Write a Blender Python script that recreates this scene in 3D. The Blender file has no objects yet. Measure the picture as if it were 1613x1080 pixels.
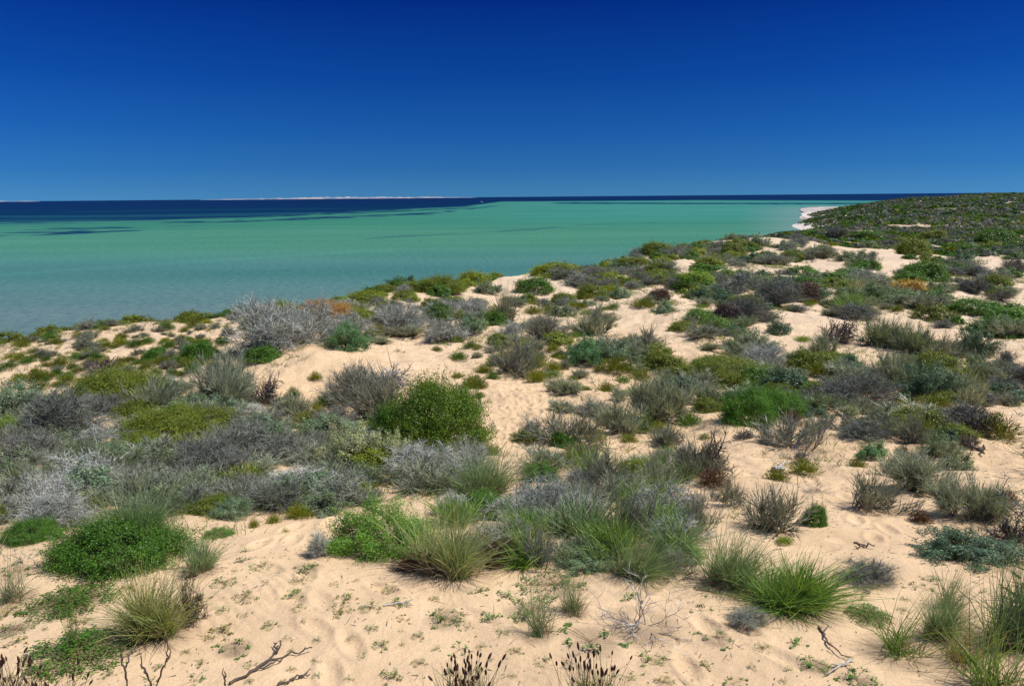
import bpy, math, random
import numpy as np
from mathutils import Matrix, Vector

random.seed(7)
rng = np.random.default_rng(11)
scene = bpy.context.scene
COL = scene.collection

# ------------------------------------------------------------------ camera
CAM_Z = 16.0
PW, PH, FPX = 1613.0, 1080.0, 1209.0
pitch, roll = math.radians(10.77), math.radians(0.50)
F0 = Vector((0, math.cos(pitch), -math.sin(pitch)))
U0 = Vector((0, math.sin(pitch), math.cos(pitch)))
R0 = Vector((1, 0, 0))
Rv = R0 * math.cos(roll) - U0 * math.sin(roll)
Uv = R0 * math.sin(roll) + U0 * math.cos(roll)
cam_data = bpy.data.cameras.new('camera')
cam = bpy.data.objects.new('camera', cam_data)
COL.objects.link(cam)
m = Matrix((Rv, Uv, -F0)).transposed().to_4x4()
m.translation = Vector((0, 0, CAM_Z))
cam.matrix_world = m
cam_data.sensor_width = 36.0
cam_data.lens = 36.0 * FPX / PW
cam_data.clip_start = 0.1
cam_data.clip_end = 200000.0
scene.camera = cam
Rn, Un, Fn = (np.array(v) for v in (Rv, Uv, F0))

def pix_dir(px, py):
    d = Fn + Rn * (px - PW / 2) / FPX - Un * (py - PH / 2) / FPX
    return d

def world_at(px, py, Y):
    d = pix_dir(px, py)
    return d * (Y / d[1]) + np.array([0, 0, CAM_Z])

# ------------------------------------------------------------------ noise
def _hash(ix, iy, seed):
    h = (ix.astype(np.int64) * 374761393 + iy.astype(np.int64) * 668265263 + seed * 1442695041) & 0xffffffff
    h = ((h ^ (h >> 13)) * 1274126177) & 0xffffffff
    h = h ^ (h >> 16)
    return h

def pnoise(x, y, seed=0):
    x = np.asarray(x, float); y = np.asarray(y, float)
    ix, iy = np.floor(x), np.floor(y)
    fx, fy = x - ix, y - iy
    u = fx * fx * fx * (fx * (fx * 6 - 15) + 10)
    v = fy * fy * fy * (fy * (fy * 6 - 15) + 10)
    def g(ax, ay, dx, dy):
        a = _hash(ax, ay, seed) * (2 * np.pi / 4294967296.0)
        return np.cos(a) * dx + np.sin(a) * dy
    n00 = g(ix, iy, fx, fy); n10 = g(ix + 1, iy, fx - 1, fy)
    n01 = g(ix, iy + 1, fx, fy - 1); n11 = g(ix + 1, iy + 1, fx - 1, fy - 1)
    return 1.4 * ((n00 * (1 - u) + n10 * u) * (1 - v) + (n01 * (1 - u) + n11 * u) * v)

def fbm(x, y, seed=0, octs=3, gain=0.5):
    s = 0; a = 1.0
    for o in range(octs):
        s = s + a * pnoise(x * 2 ** o, y * 2 ** o, seed + o * 17)
        a *= gain
    return s

def sstep(a, b, x):
    t = np.clip((x - a) / (b - a), 0, 1)
    return t * t * (3 - 2 * t)

# ------------------------------------------------------------------ terrain height from surveyed points (column, row, distance)
SURVEY = []
base_rows = [(1080, 4.45), (1000, 5.1), (930, 5.8), (860, 6.75), (800, 8.3), (750, 10.2), (700, 12.6), (650, 15.6)]
for px in (-160, 0, 200, 400, 600, 800, 1000, 1200, 1400, 1613, 1780):
    for py, Y in base_rows:
        SURVEY.append((px, py, Y))
S2 = {
 -160: [(612, 18), (575, 21), (552, 24)],
 0:    [(610, 18), (572, 21), (538, 24.5)],
 200:  [(605, 18.2), (560, 21), (530, 23), (510, 26)],
 400:  [(612, 17.6), (585, 19), (535, 22.5), (500, 28.5)],
 500:  [(620, 17.5), (600, 18.2), (560, 19.6), (520, 24), (487, 31)],
 600:  [(600, 18.6), (560, 20.4), (520, 26), (462, 35)],
 700:  [(600, 18.8), (560, 22), (515, 27), (452, 38)],
 800:  [(600, 19), (560, 22.5), (520, 27), (480, 34), (436, 42)],
 900:  [(600, 19), (560, 22.5), (520, 27), (480, 34), (430, 46)],
 1000: [(600, 19), (560, 22.5), (520, 27), (480, 34), (435, 45), (406, 58)],
 1100: [(600, 19), (560, 22.5), (520, 26.5), (480, 33), (440, 43), (410, 56), (388, 74)],
 1200: [(600, 19), (560, 22.5), (520, 26), (480, 33), (440, 43), (410, 56), (376, 100)],
 1280: [(600, 19), (560, 22.5), (520, 26.5), (480, 33), (440, 43), (410, 56), (385, 85), (363, 145)],
 1400: [(600, 19.2), (560, 23), (520, 27.5), (480, 35), (440, 45), (410, 57), (385, 83), (365, 125), (348, 200), (330, 370), (316, 600)],
 1500: [(600, 19.2), (560, 23), (520, 28), (480, 36), (440, 47), (410, 60), (385, 84), (365, 120), (347, 190), (327, 350), (311, 600)],
 1613: [(600, 19.2), (560, 23), (520, 28.5), (480, 37), (440, 49), (410, 62), (385, 85), (365, 118), (347, 185), (326, 340), (307.5, 580)],
 1780: [(600, 19.2), (560, 23), (520, 28.5), (480, 37), (440, 49), (410, 62), (385, 85), (365, 118), (346, 185), (325, 330), (305, 560)],
 1294: [(343, 400), (336, 540)],
 1340: [(354, 215), (342, 360), (331, 520)],
}
for px, rows in S2.items():
    for py, Y in rows:
        SURVEY.append((px, py, Y))
P = [world_at(*s) for s in SURVEY]
# seaward faces: (column, distance, height above the sea)
for px, ce in ((-160, 24), (0, 24.5), (200, 26), (400, 28.5), (500, 31), (600, 35), (700, 38), (800, 42), (900, 46), (1000, 58), (1100, 74), (1200, 100)):
    zc = [p[2] for p, s in zip(P, SURVEY) if s[0] == px][-1]
    for k, zz in ((1.12, zc - 1.3), (1.35, zc - 5.0), (1.75, zc - 10.0), (2.3, -1.5), (4, -4), (10, -5), (40, -5)):
        d = pix_dir(px, 309.0); P.append(np.array([d[0] * ce * k / d[1], ce * k, zz]))
for px, Y, zz in ((1280, 190, 6.5), (1280, 260, 2.5), (1290, 350, 1.2), (1280, 480, -0.6), (1280, 900, -3), (1280, 2500, -5), (1240, 300, -0.8), (1230, 600, -3),
                   (1335, 800, -1.0), (1400, 900, -2), (1500, 950, 2), (1613, 1000, 3), (1780, 1000, 3), (1340, 2500, -5), (1613, 3000, -5), (1780, 3000, -5)):
    d = pix_dir(px, 309.0); P.append(np.array([d[0] * Y / d[1], Y, zz]))
for a in (-0.75, -0.4, 0, 0.4, 0.75):
    for r, z in ((2.6, CAM_Z - 2.75), (1.4, CAM_Z - 2.2), (0.5, CAM_Z - 1.85)):
        P.append(np.array([r * math.sin(a), r * math.cos(a), z]))
P = np.array(P)
AZS = 1.6
def tps_solve(P):
    a = np.arctan2(P[:, 0], P[:, 1]) * AZS
    l = np.log(np.hypot(P[:, 0], P[:, 1]))
    n = len(a)
    d2 = (a[:, None] - a[None]) ** 2 + (l[:, None] - l[None]) ** 2
    K = 0.5 * d2 * np.log(d2 + 1e-9) + np.eye(n) * 2e-3
    Q = np.stack([np.ones(n), a, l], 1)
    A = np.block([[K, Q], [Q.T, np.zeros((3, 3))]])
    w = np.linalg.solve(A, np.concatenate([P[:, 2], np.zeros(3)]))
    return a, l, w
ta, tl, tw = tps_solve(P)
GA = np.linspace(-0.68, 0.68, 180)
GL = np.linspace(math.log(0.4), math.log(3000), 420)
ga, gl = np.meshgrid(GA * AZS, GL, indexing='ij')
HG = np.zeros(ga.shape)
for i in range(len(ta)):
    d2 = (ga - ta[i]) ** 2 + (gl - tl[i]) ** 2
    HG += tw[i] * 0.5 * d2 * np.log(d2 + 1e-9)
HG += tw[-3] + tw[-2] * ga + tw[-1] * gl

# footprints trodden into the sand (x, y, heading)
FOOT = []
def trail(pts, step, side, seed):
    r = random.Random(seed)
    for (a, b) in zip(pts[:-1], pts[1:]):
        A = world_at(*a); B = world_at(*b)
        L = math.hypot(B[0] - A[0], B[1] - A[1]); n = max(2, int(L / step))
        h = math.atan2(B[0] - A[0], B[1] - A[1])
        for k in range(n):
            t = k / n
            s = side if k % 2 else -side
            FOOT.append((A[0] + (B[0] - A[0]) * t + math.cos(h) * s + r.uniform(-.08, .08), A[1] + (B[1] - A[1]) * t - math.sin(h) * s + r.uniform(-.08, .08), h + r.uniform(-.3, .3)))
trail([(560, 1060, 4.6), (480, 930, 5.8), (420, 860, 6.7), (560, 800, 8.3)], .33, .12, 1)
trail([(900, 1050, 4.7), (760, 960, 5.5), (560, 900, 6.2)], .35, .12, 2)
trail([(1120, 1050, 4.7), (1060, 940, 5.7), (1240, 860, 6.7), (1400, 850, 7), (1250, 740, 10.6)], .35, .12, 3)
for s in range(6):
    trail([(790 + s * 14, 700, 12.6), (800 + s * 12, 640, 16.2), (770 + s * 22, 600, 18.8)], .4, .14, 10 + s)
trail([(1150, 1000, 5.1), (1320, 1060, 4.6)], .3, .12, 5)
FOOT = np.array(FOOT)

def height(X, Y, detail=True):
    X = np.asarray(X, float); Y = np.asarray(Y, float)
    r = np.hypot(X, Y) + 1e-6
    az = np.clip(np.arctan2(X, Y), -0.679, 0.679)
    l = np.clip(np.log(r), GL[0], GL[-1] - 1e-6)
    fa = (az - GA[0]) / (GA[1] - GA[0]); fl = (l - GL[0]) / (GL[1] - GL[0])
    i = np.clip(fa.astype(int), 0, len(GA) - 2); j = np.clip(fl.astype(int), 0, len(GL) - 2)
    u = fa - i; v = fl - j
    z = (HG[i, j] * (1 - u) + HG[i + 1, j] * u) * (1 - v) + (HG[i, j + 1] * (1 - u) + HG[i + 1, j + 1] * u) * v
    m1 = sstep(7.5, 16, r) * (0.20 + 0.35 * sstep(40, 120, r) + 0.35 * sstep(150, 300, r))
    lam = 1.0
    land = sstep(0.5, 5, z)
    n1 = fbm(X / 5.2, Y / 5.2, 3, 3) * (1 - sstep(60, 140, r)) + fbm(X / 24.0, Y / 24.0, 9, 4) * sstep(60, 140, r)
    z = z + n1 * m1 * land
    if detail:
        near = 1 - sstep(45, 80, r)
        z = z + near * (0.055 * fbm(X / 1.5, Y / 1.5, 21, 3) * (0.5 + sstep(7, 11, r)) + 0.022 * fbm(X / 0.42, Y / 0.42, 33, 3) * (0.35 + 1.3 * sstep(7, 12, r)))
        # wind ripples
        rp = np.sin((X * 0.5 + Y * 1.0 + 0.35 * pnoise(X / 1.1, Y / 1.1, 40)) * 2 * np.pi / 0.11)
        z = z + 0.0036 * rp * sstep(-0.1, 0.5, pnoise(X / 1.7 + 9, Y / 1.7, 41)) * (1 - sstep(9, 14, r))
    return z

def raymarch(px, py, ymin=3.0, ymax=700.0):
    d = pix_dir(px, py); d = d / d[1]
    Y = np.exp(np.linspace(math.log(ymin), math.log(ymax), 1500))
    gap = CAM_Z + d[2] * Y - height(d[0] * Y, Y, False)
    neg = np.where(gap < 0)[0]
    if len(neg) and neg[0] > 0:
        k = neg[0]; t = gap[k - 1] / (gap[k - 1] - gap[k] + 1e-9)
        y = Y[k - 1] + (Y[k] - Y[k - 1]) * t
        if height(d[0] * y, y, False) > 1.0:
            return np.array([d[0] * y, y, float(height(d[0] * y, y))])
    mask = (Y > 14) & (Y < (130 if px < 1270 else 650)) & (height(d[0] * Y, Y, False) > 3)
    if not mask.any():
        return None
    ratio = np.where(mask, gap / Y, 1e9)
    k = int(np.argmin(ratio)); y = Y[k]
    if ratio[k] > 0.03:
        return None
    return np.array([d[0] * y, y, float(height(d[0] * y, y))])

def to_pix(X, Y, Z):
    vx, vy, vz = X, Y, Z - CAM_Z
    f = vx * Fn[0] + vy * Fn[1] + vz * Fn[2]
    return PW / 2 + FPX * (vx * Rn[0] + vy * Rn[1] + vz * Rn[2]) / f, PH / 2 - FPX * (vx * Un[0] + vy * Un[1] + vz * Un[2]) / f

# ------------------------------------------------------------------ materials
def new_mat(name):
    mt = bpy.data.materials.new(name); mt.use_nodes = True
    nt = mt.node_tree; nt.nodes.clear()
    return mt, nt, nt.nodes.new('ShaderNodeOutputMaterial')
def N(nt, t, **kw):
    n = nt.nodes.new(t)
    for k, v in kw.items(): setattr(n, k, v)
    return n
def mixc(nt, fac, a, b, mode='MIX'):
    n = nt.nodes.new('ShaderNodeMix'); n.data_type = 'RGBA'; n.blend_type = mode
    for s, v in ((n.inputs[0], fac), (n.inputs[6], a), (n.inputs[7], b)):
        if hasattr(v, 'is_output'): nt.links.new(v, s)
        elif isinstance(v, (int, float)): s.default_value = v
        else: s.default_value = (*v, 1)
    return n.outputs[2]
def ramp(nt, src, pts):
    n = nt.nodes.new('ShaderNodeValToRGB'); e = n.color_ramp.elements
    while len(e) > 1: e.remove(e[-1])
    for i, (p, c) in enumerate(pts):
        el = e[0] if i == 0 else e.new(p)
        el.position = p; el.color = (c, c, c, 1) if isinstance(c, (int, float)) else (*c, 1)
    nt.links.new(src, n.inputs[0]); return n.outputs[0]
def noise(nt, co, scale, detail=4, rough=0.55, dist=0.0):
    n = nt.nodes.new('ShaderNodeTexNoise'); n.inputs['Scale'].default_value = scale
    n.inputs['Detail'].default_value = detail; n.inputs['Roughness'].default_value = rough; n.inputs['Distortion'].default_value = dist
    nt.links.new(co, n.inputs['Vector']); return n.outputs['Fac']

def plant_mat(name, transl=0.3, rough=0.6, spec=0.25, objcol=True, nscale=9.0):
    mt, nt, out = new_mat(name)
    at = N(nt, 'ShaderNodeAttribute', attribute_name='tint')
    c = at.outputs['Color']
    if objcol:
        oi = N(nt, 'ShaderNodeObjectInfo'); c = mixc(nt, 1.0, c, oi.outputs['Color'], 'MULTIPLY')
    geo = N(nt, 'ShaderNodeNewGeometry')
    v = ramp(nt, noise(nt, geo.outputs['Position'], nscale, 3), [(0.3, 0.78), (0.7, 1.2)])
    c = mixc(nt, 1.0, c, v, 'MULTIPLY')
    p = N(nt, 'ShaderNodeBsdfPrincipled')
    nt.links.new(c, p.inputs['Base Color']); p.inputs['Roughness'].default_value = rough
    p.inputs['Specular IOR Level'].default_value = spec
    if transl:
        tr = N(nt, 'ShaderNodeBsdfTranslucent')
        nt.links.new(mixc(nt, 1.0, c, (1.25, 1.15, 0.6), 'MULTIPLY'), tr.inputs['Color'])
        ms = N(nt, 'ShaderNodeMixShader'); ms.inputs[0].default_value = transl
        nt.links.new(p.outputs[0], ms.inputs[1]); nt.links.new(tr.outputs[0], ms.inputs[2])
        nt.links.new(ms.outputs[0], out.inputs[0])
    else:
        nt.links.new(p.outputs[0], out.inputs[0])
    return mt
M_LEAF = plant_mat('leaf', .3, .45, .45)
M_GRASS = plant_mat('grass_blade', 0.35, 0.5, 0.35)
M_FAR = plant_mat('far_leaf', .2, .8, .1, False)
M_TWIG = plant_mat('twig', 0.0, 0.85, 0.15)
M_WOOD = plant_mat('weathered_wood', 0.0, 0.9, 0.1, False)

# ------------------------------------------------------------------ mesh helpers
class Geo:
    """collects quads with a per-vertex tint"""
    def __init__(s): s.v = []; s.f = []; s.c = []; s.n = 0
    def add(s, v, f, c):
        s.v.append(v.reshape(-1, 3)); s.f.append(f.reshape(-1, f.shape[-1]) + s.n); s.c.append(c.reshape(-1, 3)); s.n += v.reshape(-1, 3).shape[0]
    def mesh(s, name, mat):
        v = np.concatenate(s.v).astype(np.float32); f = np.concatenate(s.f).astype(np.int32); c = np.concatenate(s.c).astype(np.float32)
        me = bpy.data.meshes.new(name)
        me.vertices.add(len(v)); me.vertices.foreach_set('co', v.ravel())
        k = f.shape[1]
        me.loops.add(f.size); me.loops.foreach_set('vertex_index', f.ravel())
        me.polygons.add(len(f)); me.polygons.foreach_set('loop_start', np.arange(0, f.size, k, dtype=np.int32))
        me.polygons.foreach_set('loop_total', np.full(len(f), k, dtype=np.int32))
        a = me.attributes.new('tint', 'FLOAT_COLOR', 'POINT')
        a.data.foreach_set('color', np.concatenate([c, np.ones((len(c), 1), np.float32)], 1).ravel())
        me.materials.append(mat); me.update(calc_edges=True)
        return me

def unit(v): return v / (np.linalg.norm(v, axis=-1, keepdims=True) + 1e-9)
def rvec(n): return unit(rng.normal(size=(n, 3)))
def col(base, n, var=0.2, hue=0.08):
    b = np.array(base, float)[None] * (1 + rng.uniform(-var, var, (n, 1)))
    return np.clip(b * (1 + rng.uniform(-hue, hue, (n, 3))), 0.001, 1.5)

def ribbons(g, P0, D, L, B, W, C0, C1, nseg=4, tube=False, taper=0.85, wob=0.0):
    n = len(P0); L = np.broadcast_to(L, (n,)); W = np.broadcast_to(W, (n,))
    t = np.linspace(0, 1, nseg + 1)
    C = P0[:, None] + D[:, None] * (L[:, None] * t[None])[..., None] + B[:, None] * (L[:, None] * t[None] ** 2)[..., None]
    if wob: C[:, 1:] += rng.normal(size=(n, nseg, 3)) * (wob * L)[:, None, None] * t[None, 1:, None]
    S = unit(np.cross(D, rvec(n))); w = W[:, None] * (1 - taper * t[None] ** 1.5)
    tt = t[None, :, None]
    cc = C0[:, None] * (1 - tt) + C1[:, None] * tt
    if not tube:
        V = np.stack([C - S[:, None] * w[..., None] * .5, C + S[:, None] * w[..., None] * .5], 2)
        cols = np.repeat(cc[:, :, None], 2, 2)
        b = (np.arange(n) * (nseg + 1) * 2)[:, None] + np.arange(nseg)[None] * 2
        f = np.stack([b, b + 1, b + 3, b + 2], -1)
    else:
        T = unit(np.cross(D, S)); V = []
        for k in range(3):
            a = k * 2 * np.pi / 3
            V.append(C + (S * math.cos(a) + T * math.sin(a))[:, None] * w[..., None] * .5)
        V = np.stack(V, 2); cols = np.repeat(cc[:, :, None], 3, 2)
        b = (np.arange(n) * (nseg + 1) * 3)[:, None] + np.arange(nseg)[None] * 3
        f = np.concatenate([np.stack([b + k, b + (k + 1) % 3, b + 3 + (k + 1) % 3, b + 3 + k], -1) for k in range(3)], 1)
    g.add(V, f, cols)
    return C

def leaves(g, P0, Nn, a, b, C):
    n = len(P0); a = np.broadcast_to(a, (n,))[:, None]; b = np.broadcast_to(b, (n,))[:, None]
    U = unit(np.cross(Nn, rvec(n))); V = np.cross(Nn, U)
    vv = np.stack([P0 - U * a * .5, P0 + V * b * .5 + Nn * b * .15, P0 + U * a * .5, P0 - V * b * .5 + Nn * b * .15], 1)
    f = np.arange(n * 4).reshape(n, 4)
    g.add(vv, f, np.repeat(C[:, None], 4, 1))

def norm(pair, q=98.5):
    v = np.concatenate([x for G in pair for x in G.v]); r = np.percentile(np.hypot(v[:, 0], v[:, 1]), 96); z = np.percentile(v[:, 2], q)
    for G in pair:
        for x in G.v: x[:, :2] /= r; x[:, 2] /= z
    return pair
# ------------------------------------------------------------------ plant prototypes (radius 1, height 1)
def dome_dirs(n, zmin=0.0):
    d = rvec(n * 3); d = d[d[:, 2] > zmin][:n]
    return d
def pr_leafy(n_leaf, leaf, n_cl=70, seed=0, puff=0.24, upright=0.0, sprig=26, ragged=0.15):
    """dense rounded bush: puffs of small leaves over a lumpy dome"""
    g = Geo(); d = dome_dirs(n_cl, -0.12); n_cl = len(d)
    lump = 0.80 + 0.22 * fbm(d[:, 0] * 1.6 + seed * 5, d[:, 1] * 1.6 + d[:, 2], 50 + seed, 2) + rng.uniform(-ragged, ragged, n_cl) * 0.6
    c = d * lump[:, None] * 0.84; c[:, 2] = np.abs(c[:, 2]) * 0.98 + 0.05
    pr = puff * rng.uniform(0.7, 1.25, n_cl); ci = rng.integers(0, n_cl, n_leaf)
    cb = col((1, 1, 1), n_cl, 0.22, 0.08)
    q = rvec(n_leaf); rad = rng.uniform(0.25, 1, n_leaf) ** 0.6
    p = c[ci] + q * (pr[ci] * rad)[:, None] * np.array([1, 1, 0.85 + upright])
    p[:, 2] = np.maximum(p[:, 2], 0.01 + rng.uniform(0, .05, n_leaf))
    nn = unit(q * 0.7 + d[ci] * 0.4 + rvec(n_leaf) * 0.8 + np.array([0, 0, 0.25]))
    cc = cb[ci] * col((1, 1, 1), n_leaf, 0.3, 0.1)
    yel = rng.random(n_leaf) < 0.08
    cc[yel] *= np.array([1.45, 1.2, 0.9])
    leaves(g, p, nn, leaf * rng.uniform(.7, 1.4, n_leaf), leaf * 0.5, cc)
    # sprigs sticking out of the outline
    ns = n_leaf // sprig; k = rng.integers(0, n_cl, ns)
    sp = c[k] + d[k] * pr[k][:, None] * 0.7 + rvec(ns) * 0.07; sp[:, 2] = np.abs(sp[:, 2])
    for _ in range(5):
        q = sp + unit(d[k] + np.array([0, 0, .5]))*rng.uniform(0, 0.16, ns)[:, None] + rvec(ns) * leaf * .5
        leaves(g, q, rvec(ns), leaf, leaf * .45, cb[k] * col((1.1, 1.12, 1), ns, .25))
    s = Geo(); ns = 30; k = rng.integers(0, n_cl, ns)
    e = c[k] * 0.95; L = np.linalg.norm(e, axis=1)
    ribbons(s, np.zeros((ns, 3)) + rng.normal(size=(ns, 3)) * [.05, .05, 0], unit(e), L, rvec(ns) * .08, 0.035, col((.16, .12, .09), ns), col((.2, .16, .12), ns), 4, True, .6, .03)
    return norm((g, s), 99.8)
def branchy(g, gt, n0, n1, n2, w0, spread, wt, C0, C1, up=0.15, len2=0.3, wob=.05):
    """three levels of branching; level 0 and 1 into g, the fine twigs into gt"""
    a = rng.uniform(0, 2 * np.pi, n0); el = np.pi / 2 - rng.uniform(0.05, 1, n0) ** 0.8 * spread
    D = np.stack([np.cos(a) * np.cos(el), np.sin(a) * np.cos(el), np.sin(el)], 1)
    L = rng.uniform(.65, .95, n0)
    nc = 4; ca_ = rng.uniform(0, 6.283, nc); cr = rng.uniform(0, .2, nc); hs = rng.uniform(.65, 1.0, nc); ci = rng.integers(0, nc, n0) if n0 > 15 else np.zeros(n0, int)
    if n0 <= 15: cr *= 0
    cen = np.stack([cr * np.cos(ca_), cr * np.sin(ca_), 0 * cr], 1); D = unit(D + cen[ci] * .6); L = L * hs[ci]
    C = ribbons(g, cen[ci] + rng.normal(size=(n0, 3)) * [.07, .07, 0.01], D, L, np.array([0, 0, up])[None] + rvec(n0) * .15, w0, col(C0, n0), col(C0, n0), 5, True, .5, wob)
    i = np.repeat(np.arange(n0), n1); n = len(i); t = rng.uniform(.25, .95, n) * 5; k = t.astype(int); fr = (t - k)[:, None]
    p = C[i, k] * (1 - fr) + C[i, k + 1] * fr
    D1 = unit(D[i] + rvec(n) * .95 + [0, 0, .05])
    C_ = ribbons(g, p, D1, rng.uniform(.2, .45, n), rvec(n) * .2 + [0, 0, .08], w0 * .5, col(C0, n), col(C1, n), 4, True, .6, wob)
    i = np.repeat(np.arange(n), n2); n = len(i); t = rng.uniform(.1, .98, n) * 4; k = t.astype(int); fr = (t - k)[:, None]
    p = C_[i, k] * (1 - fr) + C_[i, k + 1] * fr
    D2 = unit(D1[i] + rvec(n) * 1.15 + [0, 0, .12])
    E = ribbons(gt, p, D2, rng.uniform(.4, 1.2, n) * len2, rvec(n) * .25, wt, col((1, 1, 1), n, .3), col((1, 1, 1), n, .3), 3, False, .6, wob)
    return E, D2
def pr_twiggy(n0=22, n1=10, n2=9, w0=.03, wt=.012, spread=1.35, len2=.28, leafn=0):
    g, t = Geo(), Geo()
    E, D2 = branchy(g, t, n0, n1, n2, w0, spread, wt, (.21, .19, .18), (.3, .28, .27), .15, len2)
    tip = E[:, -1]; k = rng.integers(0, len(tip), leafn)
    if leafn: leaves(t, tip[k] + rvec(leafn) * .03, rvec(leafn), wt * 2.6, wt * 1.3, col((.62, .82, .42), leafn, .35, .1))
    for G in (g, t):
        for v in G.v: v[:, 2] = np.abs(v[:, 2])
    return norm((g, t))
def pr_wispy(n0=60, n1=12, tips=8, spread=1.2, w=.014, lean=(0, 0, 0), tipl=.17):
    """broom-like shrub: dark stems rising from the base, branching into side stems with thin grey green tips"""
    g, t = Geo(), Geo()
    a = rng.uniform(0, 2 * np.pi, n0); el = np.pi / 2 - rng.uniform(0, 1, n0) ** .7 * spread
    D = unit(np.stack([np.cos(a) * np.cos(el), np.sin(a) * np.cos(el), np.sin(el)], 1) + np.array(lean))
    B = np.array([0, 0, .18])[None] * (1.2 - D[:, 2:]) + rvec(n0) * .25
    nc = rng.integers(4, 7); ca_ = rng.uniform(0, 6.283, nc); cr = rng.uniform(0, .55, nc) ; hs = rng.uniform(.55, 1.0, nc); ci = rng.integers(0, nc, n0)
    cen = np.stack([cr * np.cos(ca_), cr * np.sin(ca_), 0 * cr], 1); D = unit(D + cen[ci] * .7)
    C = ribbons(g, cen[ci] + rng.normal(size=(n0, 3)) * [.07, .07, 0], D, rng.uniform(.3, .85, n0) * hs[ci], B, w * 1.8, col((.12, .112, .106), n0, .4), col((.20, .195, .187), n0, .3), 5, True, .5, .03)
    i = np.repeat(np.arange(n0), n1); n = len(i); s = rng.uniform(.15, .98, n) * 4.99; k = s.astype(int); fr = (s - k)[:, None]
    p = C[i, k] * (1 - fr) + C[i, k + 1] * fr
    D1 = unit(D[i] + rvec(n) * .62 + [0, 0, .25])
    C1 = ribbons(g, p, D1, rng.uniform(.15, .42, n), rvec(n) * .25 + [.04, 0, .05], w * .9, col((.20, .195, .187), n, .35), col((.32, .32, .30), n, .3), 4, True, .5, .03)
    i = np.repeat(np.arange(n), tips); m_ = len(i); s = rng.uniform(.2, 1.0, m_) * 3.99; k = s.astype(int); fr = (s - k)[:, None]
    p = C1[i, k] * (1 - fr) + C1[i, k + 1] * fr
    D2 = unit(D1[i] + rvec(m_) * .6 + [0.05, 0, .2])
    ca, cb = col((.85, .8, .75), m_, .35), col((1.15, 1.17, 1.08), m_, .35)
    pale = (rng.random(n) < .25)[i]; cb[pale] *= np.array([1.75, 1.6, 1.6]); ca[pale] *= np.array([1.6, 1.5, 1.5])
    ribbons(t, p, D2, rng.uniform(.3, 1.5, m_) * tipl, rvec(m_) * .35, w * 1.05, ca, cb, 2, False, .8)
    for G in (g, t):
        for v in G.v: v[:, 2] = np.abs(v[:, 2])
    return norm((g, t))
def pr_tussock(n=620, w=.016, spread=1.0, droop=.5, lean=(0, 0, 0), wind=(0.12, 0, 0), dry=.3):
    g, t = Geo(), Geo(); dry = dry * 1.6
    for G, m_, c0, c1, ls in ((g, n, (.85, .9, .7), (1.1, 1.1, 1.1), 1.0), (t, int(n * dry), (.26, .20, .12), (.42, .36, .25), .6)):
        a = rng.uniform(0, 2 * np.pi, m_); el = np.pi / 2 - rng.uniform(0, 1, m_) ** .8 * spread * (1.0 if G is g else 1.4)
        D = unit(np.stack([np.cos(a) * np.cos(el), np.sin(a) * np.cos(el), np.sin(el)], 1) + np.array(lean) + rvec(m_) * .12)
        nc = 9; cc_ = rng.normal(size=(nc, 3)) * [.17, .17, 0]; P0 = cc_[rng.integers(0, nc, m_)] + rng.normal(size=(m_, 3)) * [.06, .06, 0]
        L = rng.uniform(.35, 1.15, m_) * ls
        B = np.array([0, 0, -droop])[None] * rng.uniform(0, 1.2, (m_, 1)) * (1.15 - D[:, 2:] * .7) + D * [.25, .25, 0] + np.array(wind) + rvec(m_) * .14
        c1n = col(c1, m_, .3, .1); st = rng.random(m_) < .24
        if G is g: c1n[st] *= np.array([1.9, 1.45, 1.2])
        ribbons(G, P0, D, L, B, w, col(c0, m_, .3), c1n, 6, False, .9, .012)
    for G in (g, t):
        for v in G.v: v[:, 2] = np.where(v[:, 2] < 0, -v[:, 2] * .2, v[:, 2])
    return norm((g, t))
def pr_weed(n=1300, w=.03, L=.2):
    """low rounded tuft of fine leaves"""
    g = Geo(); d = dome_dirs(n, 0.02); n = len(d)
    p = d * rng.uniform(.2, .82, (n, 1)); p *= (1 + .3 * fbm(d[:, 0] * 2 + w * 90, d[:, 1] * 2, 71, 2))[:, None]
    c = col((1, 1, 1), n, .35, .12); b = rng.random(n) < .15; c[b] *= np.array([1.6, 1.0, .9])
    ribbons(g, p, unit(d + rvec(n) * .6 + [0, 0, .4]), L * rng.uniform(.5, 1.2, n), rvec(n) * .2, w, c * .8, c, 2, False, .75)
    return g
def pr_mat(n_sprig=26, per=11, leaf=.075):
    """creeping sprigs lying on the sand, with runners"""
    g, s = Geo(), Geo()
    r = rng.uniform(0, 1, n_sprig) ** .6; a = rng.uniform(0, 2 * np.pi, n_sprig)
    c = np.stack([r * np.cos(a), r * np.sin(a), 0 * r], 1)
    i = np.repeat(np.arange(n_sprig), per); n = len(i)
    p = c[i] + rng.normal(size=(n, 3)) * [.085, .085, 0]; p[:, 2] = rng.uniform(.15, .9, n) * (1.1 - r[i])
    leaves(g, p, unit(rvec(n) * .55 + [0, 0, 1]), leaf * rng.uniform(.6, 1.5, n), leaf * .55, col((1, 1, 1), n, .3, .12))
    L = np.linalg.norm(c, axis=1)
    ribbons(s, np.zeros((n_sprig, 3)) + [0, 0, .15], unit(c + 1e-6), L, rvec(n_sprig) * [.15, .15, 0], .022, col((.22, .15, .08), n_sprig), col((.2, .18, .08), n_sprig), 4, True, .4, .03)
    return g, s
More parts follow.
